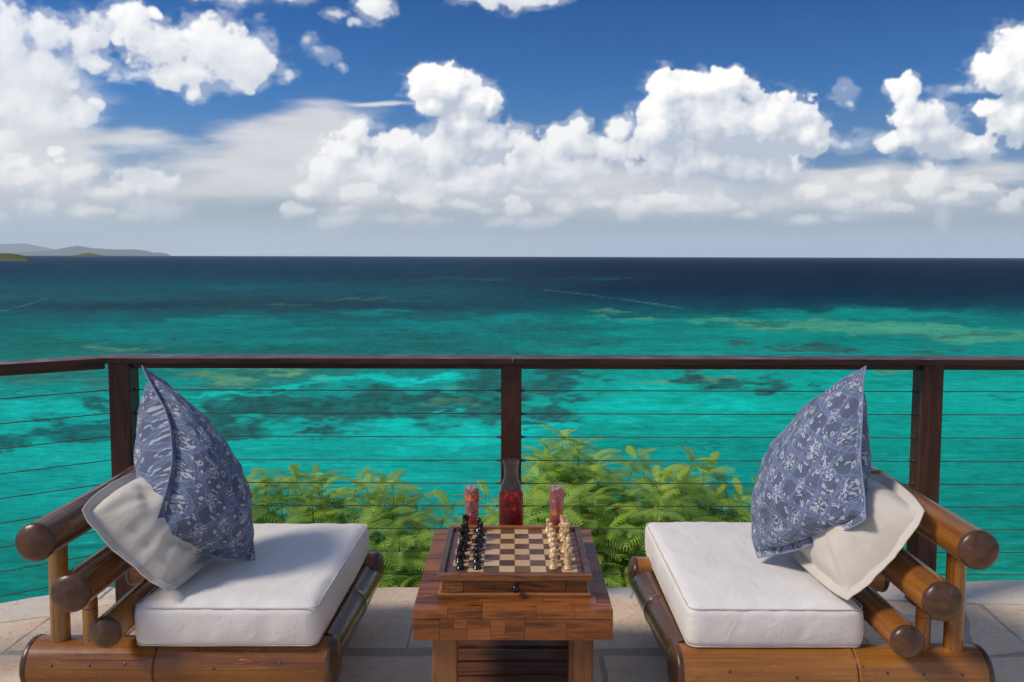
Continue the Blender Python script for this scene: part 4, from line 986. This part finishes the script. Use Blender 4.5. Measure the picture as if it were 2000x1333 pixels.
# rim
rh0, rh1 = BZ0 + .0505, BZ1
for a in ((BX0 - .0015, BX1 + .0015, BY0 - .0015, BY0 + .020, 'walnut'), (BX0 - .0015, BX1 + .0015, BY1 - .020, BY1 + .0015, 'walnut')): box("rim", a[0], a[1], a[2], a[3], rh0, rh1, M[a[4]], case, .0025, 2)
for a, b in ((BX0 - .0015, BX0 + .0185), (BX1 - .0185, BX1 + .0015)): box("rim", a, b, BY0 + .0202, BY1 - .0202, rh0, rh1 - .0003, M['walnut_y'], case, .0025, 2)
box("board_ground", BX0 + .0187, BX1 - .0187, BY0 + .0203, BY1 - .0203, rh0, BT - .0012, M['walnut_y'], case, .0005)
m, g = mat('red_inlay'); g.out(g.principled((.28, .07, .05), .5).outputs[0]); M['inlay'] = m
for a in ((PX0 - .006, PX0 + 8 * SQ + .006, PY0 - .0078, PY0 - .0060), (PX0 - .006, PX0 + 8 * SQ + .006, PY0 + 8 * SQ + .0060, PY0 + 8 * SQ + .0078), (PX0 - .0080, PX0 - .0062, PY0 - .006, PY0 + 8 * SQ + .006), (PX0 + 8 * SQ + .0062, PX0 + 8 * SQ + .0080, PY0 - .006, PY0 + 8 * SQ + .006)):
    box("inlay_line", a[0], a[1], a[2], a[3], BT - .003, BT - .0008, M['inlay'], case, 0)
box("inlay_line", PX0 - .0012, PX0 + 8 * SQ + .0012, PY0 - .0012, PY0 + 8 * SQ + .0012, BT - .004, BT - .0006, M['inlay'], case, 0)
sq = {k_: box_mesh("square", SQ - .0006, SQ - .0006, .003, M[mm], .0003) for k_, mm in ((0, 'dark_square'), (1, 'light_square'))}
for i in range(8):
    for j in range(8): obj("square", sq[(i + j) % 2], case, (PX0 + (i + .5) * SQ, PY0 + (j + .5) * SQ, BT - .0015))

# ---------------------------------------------------------------- chess pieces
BASE = [(.0, 0), (.0135, 0), (.0142, .0018), (.0142, .0042), (.0128, .0056), (.0118, .0072), (.0122, .0085), (.0105, .0108)]
def scale_prof(p, s, h): return [(r * s, z * h) for r, z in p]
PAWN = BASE + [(.0078, .0150), (.0058, .0205), (.0050, .0262), (.0052, .0275), (.0082, .0290), (.0086, .0302), (.0056, .0318), (.0068, .0335), (.0084, .0375), (.0086, .0405), (.0078, .0440), (.0056, .0468), (.0028, .0482), (0, .0486)]
ROOKP = BASE + [(.0094, .0170), (.0082, .0260), (.0078, .0360), (.0084, .0392), (.0108, .0410), (.0110, .0424), (.0092, .0436), (.0098, .0450), (.0114, .0462), (.0116, .0540), (.0086, .0541), (.0082, .0490), (0, .0488)]
BISH = BASE + [(.0080, .0170), (.0058, .0280), (.0050, .0380), (.0052, .0395), (.0092, .0412), (.0096, .0424), (.0062, .0440), (.0064, .0455), (.0086, .0480), (.0088, .0510), (.0078, .0570), (.0055, .0628), (.0028, .0658), (.0030, .0672), (.0038, .0686), (.0032, .0704), (0, .0712)]
QUEEN = [(r * 1.1, z) for r, z in BASE] + [(.0090, .0180), (.0064, .0310), (.0054, .0440), (.0056, .0470), (.0104, .0490), (.0108, .0504), (.0070, .0520), (.0068, .0545), (.0084, .0600), (.0118, .0700), (.0112, .0712), (.0084, .0695), (.0060, .0715), (.0030, .0735), (.0034, .0750), (.0030, .0768), (0, .0776)]
KING = [(r * 1.12, z) for r, z in BASE] + [(.0092, .0190), (.0066, .0340), (.0056, .0480), (.0058, .0510), (.0106, .0530), (.0110, .0545), (.0072, .0562), (.0072, .0590), (.0088, .0650), (.0112, .0745), (.0106, .0762), (.0060, .0785), (.0024, .0795), (0, .0797)]
def piece_mesh(kind, m):
    vs, fs = lathe({'pawn': PAWN, 'rook': ROOKP, 'bishop': BISH, 'queen': QUEEN, 'king': KING, 'knight': BASE + [(.0108, .0130), (.0112, .0150), (.0100, .0165), (0, .0167)]}[kind], 22)
    vs = list(vs); fs = list(fs)
    def addbox(cx, cy_, cz, sx, sy, sz, rz=0):
        b = len(vs); c_, s_ = math.cos(rz), math.sin(rz)
        for x in (-1, 1):
            for y in (-1, 1):
                for z in (-1, 1):
                    px, py = x * sx / 2, y * sy / 2; vs.append((cx + px * c_ - py * s_, cy_ + px * s_ + py * c_, cz + z * sz / 2))
        for q in ((0, 1, 3, 2), (4, 6, 7, 5), (0, 4, 5, 1), (2, 3, 7, 6), (0, 2, 6, 4), (1, 5, 7, 3)): fs.append(tuple(b + i for i in q))
    if kind == 'rook':
        for k_ in range(6): a = k_ * math.pi / 3; addbox(.0099 * math.cos(a), .0099 * math.sin(a), .0560, .0034, .0062, .0046, a)
    if kind == 'king': addbox(0, 0, .0850, .0036, .0034, .0120); addbox(0, 0, .0862, .0104, .0032, .0034)
    if kind == 'queen':
        for k_ in range(9): a = k_ * math.pi * 2 / 9; addbox(.0106 * math.cos(a), .0106 * math.sin(a), .0722, .0026, .0036, .0034, a)
    if kind == 'bishop': addbox(.0062, 0, .0570, .0052, .0016, .0100)
    if kind == 'knight':
        # horse: side outline given thickness that narrows to the muzzle
        ol = [(-.0098, .0160), (-.0100, .0230), (-.0080, .0300), (-.0085, .0370), (-.0072, .0450), (-.0040, .0520), (-.0016, .0560), (-.0012, .0622), (.0014, .0570), (.0046, .0540), (.0078, .0490), (.0122, .0432), (.0150, .0388), (.0140, .0350), (.0108, .0338), (.0078, .0362), (.0044, .0366), (.0030, .0340), (.0060, .0280), (.0090, .0215), (.0098, .0160)]
        b = len(vs); n_ = len(ol)
        def th(x, z): return .0068 if z < .03 else max(.0026, .0060 - max(0, x) * .26)
        for sgn, ins in ((-1, 1), (-1, .72), (1, .72), (1, 1)):
            pass
        cx_ = sum(p[0] for p in ol) / n_; cz_ = sum(p[1] for p in ol) / n_
        rings = []
        for sgn in (-1, 1):
            for ins, tk in ((1.0, .42), (.86, 1.0)) if sgn < 0 else ((.86, 1.0), (1.0, .42)):
                rings.append([(cx_ + (x - cx_) * ins, sgn * th(x, z) * tk, cz_ + (z - cz_) * ins) for x, z in ol])
        rings = [rings[1], rings[0], rings[3], rings[2]]
        for r_ in rings: vs.extend(r_)
        for k_ in range(3):
            for i in range(n_): a, c_ = b + k_ * n_ + i, b + k_ * n_ + (i + 1) % n_; fs.append((a, c_, c_ + n_, a + n_))
        fs.append(tuple(b + i for i in range(n_))[::-1]); fs.append(tuple(b + 3 * n_ + i for i in range(n_)))
    me = mesh(kind, vs, fs, m, True); clean(me, 1e-5)
    me.polygons.foreach_set('use_smooth', [True] * len(me.polygons)); me.set_sharp_from_angle(angle=R(42)); return me
order = ['rook', 'knight', 'bishop', 'queen', 'king', 'bishop', 'knight', 'rook']
near = ["nearest the camera", "second from the near edge", "third from the near edge", "in the middle of its row", "in the middle of its row", "third from the far edge", "second from the far edge", "farthest from the camera"]
rp = random.Random(5)
for cname, m, side in (('black', M['ebony'], 0), ('pale', M['boxwood'], 1)):
    mm = {k_: piece_mesh(k_, m) for k_ in set(order) | {'pawn'}}
    for j in range(8):
        for row in (0, 1):
            kind = order[j] if row == 0 else 'pawn'
            col_i = (0 if row == 0 else 1) if side == 0 else (7 if row == 0 else 6)
            x = PX0 + (col_i + .5) * SQ + rp.uniform(-.005, .005); y = PY0 + (j + .5) * SQ + rp.uniform(-.006, .006)
            if side == 1 and row == 1 and j in (1, 4): x += .009
            edge = "left" if side == 0 else "right"
            if kind == 'pawn': lab = {0: f"glossy {cname} pawn nearest the camera in the {edge} pawn row", 7: f"glossy {cname} pawn at the far end of the {edge} pawn row"}.get(j, f"glossy {cname} pawn standing in front of the {cname} " + ('near ' if j < 3 else 'far ' if j > 4 else '') + order[j])
            elif kind in ('queen', 'king'): lab = f"glossy {cname} {kind} " + ("with a ring of points" if kind == 'queen' else "with a small cross on top") + f" on the {edge} edge of the chessboard"
            else: lab = f"glossy {cname} {kind} " + ("in the near half" if j < 4 else "in the far half") + f" of the {edge} edge of the chessboard"
            rz = {0: 0, 1: math.pi}[side] + rp.uniform(-.5, .5)
            o = obj("chess_" + kind, mm[kind], None, (x, y, BT + .0002), (0, 0, rz), (1.03,) * 3); tag(o, lab, "chess piece", f"{cname} chess pieces set out on the board")

# ================================================================ drinks
m, g = mat('clear_glass'); lw = g.n('ShaderNodeLayerWeight'); lw.inputs[0].default_value = .28
tr = g.n('ShaderNodeBsdfTransparent'); g.put(tr.inputs[0], g.mix(V(g, lw.outputs['Facing']).pow(2.5), (.985, .995, .99), (.80, .95, .92)))
gs = g.n('ShaderNodeBsdfGlossy'); gs.inputs['Roughness'].default_value = .06; mx = g.n('ShaderNodeMixShader'); g.put(mx.inputs[0], V(g, lw.outputs['Facing']).pow(3.0) * .55 + .018); g.link(tr.outputs[0], mx.inputs[1]); g.link(gs.outputs[0], mx.inputs[2])
rd_ = g.n('ShaderNodeBsdfDiffuse'); g.put(rd_.inputs[0], (.62, .78, .74)); m2 = g.n('ShaderNodeMixShader'); g.put(m2.inputs[0], V(g, lw.outputs['Facing']).pow(4.) * .42 + .012); g.link(mx.outputs[0], m2.inputs[1]); g.link(rd_.outputs[0], m2.inputs[2]); g.out(m2.outputs[0]); M['glass'] = m  # pale green diffuse rim painted in for bright edge reflections
def liquid(name, col, body, mixf, rough=.02, k=.5):
    m, g = mat(name); c = g.coord('Object'); n = g.noise(c, 45, 3, .6, 1.5)
    a = g.n('ShaderNodeBsdfTransparent'); g.put(a.inputs[0], col)
    b = g.n('ShaderNodeBsdfTranslucent'); g.put(b.inputs[0], g.mix(n.step(.35, .65), body, tuple(min(1, x * 1.5 + .02) for x in body)))
    d = g.n('ShaderNodeBsdfDiffuse'); g.put(d.inputs[0], body); s1 = g.n('ShaderNodeMixShader'); s1.inputs[0].default_value = .4; g.link(b.outputs[0], s1.inputs[1]); g.link(d.outputs[0], s1.inputs[2])
    mx = g.n('ShaderNodeMixShader'); mx.inputs[0].default_value = mixf; g.link(a.outputs[0], mx.inputs[1]); g.link(s1.outputs[0], mx.inputs[2]); g.out(mx.outputs[0]); return m
M['wine'] = liquid('dark_red_punch', (.75, .025, .020), (.48, .008, .012), .30)
M['pink'] = liquid('pink_drink', (.97, .44, .46), (.92, .36, .40), .42)
M['pink_low'] = liquid('deep_pink_drink', (.85, .24, .24), (.72, .20, .18), .45)
m, g = mat('ice'); a = g.principled((.95, .60, .62), .12, g.bump(g.noise(g.coord('Object'), 60, 3, .5), .5, .004), .6); a.inputs['Transmission Weight'].default_value = .55; a.inputs['IOR'].default_value = 1.25; g.out(a.outputs[0]); M['ice'] = m
M['orange'] = simple('orange_slice', (1.0, .30, .02), .4); M['orange_flesh'] = simple('orange_flesh', (.95, .42, .08), .35)
M['fruit'] = simple('red_fruit', (.55, .03, .02), .3)
cz = TZ + .0006
carafe = thing("carafe", "clear glass carafe half filled with dark red punch behind the chess case", "carafe", (-.002, 2.945, cz))
OUT = [(.034, 0), (.0445, .002), (.0468, .008), (.0470, .165), (.0455, .180), (.0405, .196), (.0325, .210), (.0270, .222), (.0250, .238), (.0255, .256), (.0285, .276), (.0312, .290)]
INN = [(.0298, .2905), (.0270, .276), (.0240, .256), (.0234, .238), (.0254, .222), (.0308, .209), (.0388, .1945), (.0436, .179), (.0450, .165), (.0448, .012), (.0425, .007), (0, .007)]
CP = (-.002, 2.945, cz)
v, f = lathe([(0, 0)] + OUT + INN, 48); gl = obj("glass_body", clean(mesh("glass_body", v, f, M['glass'], True)), carafe, CP)
v, f = lathe([(0, .0074), (.0422, .0074), (.0446, .0122), (.0448, .160), (.0446, .168), (0, .168)], 48); obj("punch", clean(mesh("punch", v, f, M['wine'], True)), carafe, CP)
rd = random.Random(8)
def chunk(name, parent, p, s, m, seed):
    bm = bmesh.new(); bmesh.ops.create_cube(bm, size=1); bmesh.ops.bevel(bm, geom=bm.edges[:], offset=.14, segments=2, affect='EDGES')
    for v in bm.verts: v.co = v.co * s + Vector((mnoise.noise(v.co * 3 + Vector((seed, 0, 0))), mnoise.noise(v.co * 3 + Vector((0, seed, 0))), 0)) * s * .15
    me = bpy.data.meshes.new(name); bm.to_mesh(me); bm.free(); me.materials.append(m)
    return obj(name, me, parent, p, (seed * 1.3, seed * .7, seed))
for i, (x, y, z, s) in enumerate([(.006, -.030, .150, .020), (.012, -.034, .120, .018), (-.012, -.030, .112, .014), (-.014, -.022, .158, .018), (.022, -.018, .160, .016)]):
    chunk("fruit_piece", carafe, (CP[0] + x, CP[1] + y, CP[2] + z), s, M['fruit'], i + 1)
def tumbler(label, x, y, slices, seed):
    t = thing("tall_glass", label, "glass", (x, y, cz), "tall glasses of pink iced drink"); P0 = Vector((x, y, cz)); H_ = .208
    v, f = lathe([(0, 0), (.0205, 0), (.0222, .002), (.0300, H_), (.0288, H_ + .0006), (.0213, .010), (0, .009)], 36); obj("glass_body", clean(mesh("glass_body", v, f, M['glass'], True)), t, P0)
    rr = lambda z: .0212 + (.0286 - .0212) * (z - .010) / (H_ - .010) - .0010
    v, f = lathe([(0, .0094), (rr(.0105), .0105), (rr(.075), .075), (0, .075)], 32); obj("drink_bottom", clean(mesh("drink_bottom", v, f, M['pink_low'], True)), t, P0)
    v, f = lathe([(0, .0754), (rr(.0754), .0754), (rr(.185), .185), (0, .185)], 32); obj("drink", clean(mesh("drink", v, f, M['pink'], True)), t, P0)
    r_ = random.Random(seed)
    for k_ in range(9):
        z = .085 + k_ * .0125; a = r_.uniform(-2.6, -.5); ri = rr(min(z, .185)) - .0078
        chunk("ice_cube", t, P0 + Vector((math.cos(a) * ri, math.sin(a) * ri, z)), .0155, M['ice'], r_.uniform(0, 9))
    for k_ in range(5):
        a = k_ * 1.3 + seed; chunk("ice_cube", t, P0 + Vector((math.cos(a) * .013, math.sin(a) * .013, .186 + r_.uniform(0, .006))), .013, M['ice'], r_.uniform(0, 9))
    for (zz, an, tilt, s_) in slices:
        # half slice of orange lying against the front of the glass, curved with it
        vs, fs = [], []; n_ = 12
        for layer in (0, .003):
            for q in range(n_ + 1):
                b = math.pi + math.pi * q / n_; vs.append((s_ * math.cos(b), layer, s_ * math.sin(b)))
            vs.append((0, layer, 0))
        w = n_ + 2
        for q in range(n_): fs += [(w - 1, q, q + 1), (2 * w - 1, w + q + 1, w + q), (q, w + q, w + q + 1, q + 1)]
        fs += [(0, w - 1, 2 * w - 1, w), (w - 1, n_, w + n_, 2 * w - 1)]
        rad = rr(zz) + .0002
        bent = []
        for X_, Y_, Z_ in vs:
            c_, s2 = math.cos(tilt), math.sin(tilt); px, pz = X_ * c_ - Z_ * s2, X_ * s2 + Z_ * c_
            a = an + px / rad; rad2 = rr(min(max(zz + pz, .012), .199)) + .0001 + Y_ * .12; bent.append((math.cos(a) * rad2, math.sin(a) * rad2, zz + pz))
        obj("orange_slice", mesh("orange_slice", bent, fs, M['orange']), t, P0)
tumbler("pink iced drink in a tall glass left of the carafe, orange slice near its rim", -.147, 2.93, [(.172, -1.75, .15, .025)], 3)
tumbler("pink iced drink in a tall glass right of the carafe, orange slices lower down", .168, 2.93, [(.118, -1.8, .15, .025), (.050, -1.45, -.7, .022)], 6)
# ================================================================ feathery trees beyond the railing
def leaf_mat(name, stops):
    m, g = mat(name); r = g.rnd(); P = g.n('ShaderNodeNewGeometry').outputs['Position']
    n = g.noise(P, 3.2, 3, .5); f = r * .62 + n * .5 - .06
    col = g.ramp(f, stops); fine = g.noise(g.coord('Object'), 60, 2, .5)
    col = g.mix(fine * .3, col, tuple(x * 1.4 for x in stops[1][1]))
    d = g.principled(col, .5, None, .3); t = g.n('ShaderNodeBsdfTranslucent'); g.put(t.inputs[0], g.mix(.5, col, (.30, .42, .03)))
    mx = g.n('ShaderNodeMixShader'); mx.inputs[0].default_value = .45; g.link(d.outputs[0], mx.inputs[1]); g.link(t.outputs[0], mx.inputs[2]); g.out(mx.outputs[0]); return m
M['leaf'] = leaf_mat('feathery_leaf', [(.10, (.11, .23, .040)), (.34, (.28, .46, .085)), (.58, (.46, .66, .12)), (.85, (.64, .80, .13))])
M['leaf_young'] = leaf_mat('young_leaf', [(.15, (.20, .34, .03)), (.4, (.34, .50, .04)), (.65, (.42, .58, .05)), (.9, (.55, .66, .10))])
m, g = mat('bark'); n = g.noise(g.coord('Object'), 14, 5, .6); g.out(g.principled(g.mix(n, (.05, .035, .022), (.14, .11, .07)), .85, g.bump(n, .6, .01), .15).outputs[0]); M['bark'] = m
m, g = mat('green_stem'); n = g.noise(g.coord('Object'), 20, 3, .6); g.out(g.principled(g.mix(n, (.18, .26, .04), (.34, .40, .08)), .55, None, .3).outputs[0]); M['stem'] = m
def frond_mesh(seed, m, length=.2, pairs=24, young=False):
    """one feathery leaflet spray: a drooping rib with comb-like leaflets, ribs along +Y"""
    rng = random.Random(seed); vs, fs = [], []
    def rib(t): return Vector((.012 * math.sin(t * 2 + seed), length * (t - .08 * t * t), -.26 * length * t * t * (1.1 if not young else .5) + .05 * length * math.sin(t * 3)))
    for i in range(9):
        t = i / 8; c = rib(t); w = .0014 * (1 - .7 * t); vs += [c + Vector((-w, 0, .0006)), c + Vector((w, 0, .0006))]
    for i in range(8): fs.append((2 * i, 2 * i + 1, 2 * i + 3, 2 * i + 2))
    wmax = length * (.235 if not young else .24)
    for i in range(pairs):
        t = .06 + .94 * i / (pairs - 1); c = rib(t); d = (rib(min(1, t + .02)) - rib(t - .02)).normalized()
        L = wmax * (math.sin(math.pi * min(1, (t * .93 + .08))) ** .55) * rng.uniform(.92, 1.05)
        wd = length / pairs * (.36 if not young else .50)
        for s_ in (-1, 1):
            out = (Vector((s_, 0, 0)) * .86 + d * .50).normalized(); dr = -.20 + rng.uniform(-.10, .05)
            wd *= 1.0; b = len(vs); mid = c + out * L * .55 + Vector((0, 0, L * .10 + L * dr * .3)); tip = c + out * L + Vector((0, 0, L * dr))
            vs += [c + d * wd * .95, c - d * wd * .95, mid - d * wd * .66, tip + d * wd * .10, mid + d * wd * .66]
            fs += [(b, b + 1, b + 2, b + 4), (b + 4, b + 2, b + 3)]
    return mesh("frond", vs, fs, m)
FR = [frond_mesh(i, M['leaf'], .235, 15) for i in range(5)]; FY = [frond_mesh(20 + i, M['leaf_young'], .15, 11, True) for i in range(3)]
def tree(label, base, tips, fill, seed, budget=300):
    rng = random.Random(seed); base = Vector(base); root = thing("feathery_tree", label, "tree", base, "feathery green trees beyond the railing")
    top = sum((Vector(t) for t in tips), Vector()) / len(tips); fork = base.lerp(Vector((top.x, top.y, top.z)), .55)
    v, f = tube_path([base, base.lerp(fork, .5) + Vector((.04, .02, 0)), fork], [.05, .04, .03], 8); obj("trunk", mesh("trunk", [p - base for p in v], f, M['bark'], True), root, base)
    sprigs = [(Vector(t), 1) for t in tips] + [(Vector(t), 0) for t in fill]
    cnt = 0; stuffv, stufff = [], []
    for si, (tip, main) in enumerate(sprigs):
        sl = rng.uniform(.22, .34); lean = Vector((rng.uniform(-.35, .35), rng.uniform(-.35, .2), 1)).normalized(); foot = tip - lean * sl
        low = fork.lerp(foot, .6) + Vector((0, 0, -.08)); v, f = tube_path([fork.lerp(base, .1), low, foot, tip], [.012, .008, .0045, .0018], 5)
        obj("branch", mesh("branch", [p - fork for p in v], f, M['bark'] if not main else M['stem'], True), root, fork)
        nf = rng.randint(11, 13) if main else rng.randint(7, 10)
        a0 = rng.uniform(0, 6.28)
        for k_ in range(nf):
            t = k_ / nf; a = a0 + k_ * 2.4; pos = tip.lerp(foot, t * .92 + .02)
            young = k_ < (2 if main else 1) and rng.random() < .8
            pitch = (.55 - .85 * t) + rng.uniform(-.25, .2); s_ = (rng.uniform(1.0, 1.45) * (.72 + .45 * t)) if not young else rng.uniform(.8, 1.3)
            d = Vector((math.cos(a) * math.cos(pitch), math.sin(a) * math.cos(pitch), math.sin(pitch)))
            q = d.to_track_quat('Y', 'Z') @ Quaternion((0, 1, 0), rng.uniform(-.5, .5))
            if cnt < budget:
                o = obj("frond", rng.choice(FY if young else FR), root, pos, q, (s_, s_, s_)); cnt += 1
            else:
                me = rng.choice(FR); M4 = Matrix.Translation(pos - base) @ q.to_matrix().to_4x4() @ Matrix.Scale(s_, 4); b = len(stuffv)
                stuffv += [M4 @ v_.co for v_ in me.vertices]; stufff += [tuple(b + i for i in p_.vertices) for p_ in me.polygons]
    if stuffv: o = obj("foliage", mesh("foliage", stuffv, stufff, M['leaf']), root, base); o['kind'] = 'stuff'
    return root
rg = random.Random(77)
def fillpts(n, xr, yr, top):
    out = []
    for k_ in range(n):
        x = rg.uniform(*xr); y = rg.uniform(*yr); zt = top(x) - .035; zl = -.75 - (y - 4.3) * .25
        out.append((x, y, zl + (zt - zl) * rg.random() ** .62))
    return out
hl = lambda x: np.interp(x, [-1.8, -1.5, -1.3, -1.0, -.75, -.55, -.40, -.2, 0.], [.02, .05, .04, .04, .05, -.1, -.16, -.10, -.12])
tree("feathery bright green tree below the rail behind the left chair", (-1.2, 5.2, -1.9), [(-1.70, 5.1, .05), (-1.60, 5.2, .02), (-1.42, 5.2, .03), (-1.22, 5.1, .02), (-.92, 5.0, .05), (-1.52, 5.5, .01), (-1.33, 5.3, .04), (-1.02, 5.2, .03), (-.78, 4.95, .08), (-1.16, 4.9, -.06), (-.62, 4.9, -.12)], fillpts(110, (-1.95, -.55), (4.5, 5.6), hl), 1)
tree("small feathery shrub behind the glass left of the carafe", (-.35, 5.2, -1.9), [(-.40, 4.9, -.06), (-.17, 5.1, -.04), (-.55, 4.6, -.20), (-.05, 4.9, -.12)], fillpts(84, (-.72, .15), (4.35, 5.2), hl), 2)
hr = lambda x: np.interp(x, [0, .15, .34, .5, .7, .9, 1.1, 1.25, 1.45, 1.7, 2.1], [-.10, .20, .26, .14, .08, .13, .10, .10, .02, -.05, -.1])
tree("tallest feathery tree just right of the middle railing post", (.55, 5.3, -1.9), [(.335, 5.2, .33), (.24, 5.1, .26), (.43, 5.15, .28), (.50, 5.05, .22), (.30, 4.95, .17), (.16, 4.9, .14), (.40, 4.9, .12), (.54, 5.0, .20), (.20, 5.0, .24), (.44, 4.8, .05), (.86, 5.4, .15), (.70, 4.9, .02)], fillpts(125, (.10, .95), (4.4, 5.5), hr), 3)
tree("broad feathery tree reaching towards the right chair", (1.3, 5.3, -1.9), [(1.02, 4.9, .14), (1.12, 5.1, .13), (1.30, 5.2, .12), (.92, 5.0, .08), (1.22, 5.3, .16), (1.40, 4.8, .06), (1.30, 5.0, .02), (1.60, 5.0, .0), (.98, 5.2, .03)], fillpts(110, (.85, 2.0), (4.5, 5.6), hr), 4)
# lower sprays close under the deck edge
tree("low leafy shrub just below the terrace edge left of the table", (-.62, 4.25, -1.3), [(-.72, 4.35, -.28), (-.50, 4.2, -.32), (-.38, 4.35, -.34), (-.62, 4.15, -.38)], fillpts(40, (-.95, -.25), (4.0, 4.4), lambda x: -.30), 5)
tree("low leafy shrub just below the terrace edge right of the table", (.55, 4.3, -1.3), [(.545, 4.4, .0), (.66, 4.3, -.12), (.42, 4.25, -.2), (.60, 4.15, -.3), (.50, 4.5, .06)], fillpts(46, (.30, .95), (4.0, 4.5), lambda x: -.16), 6)
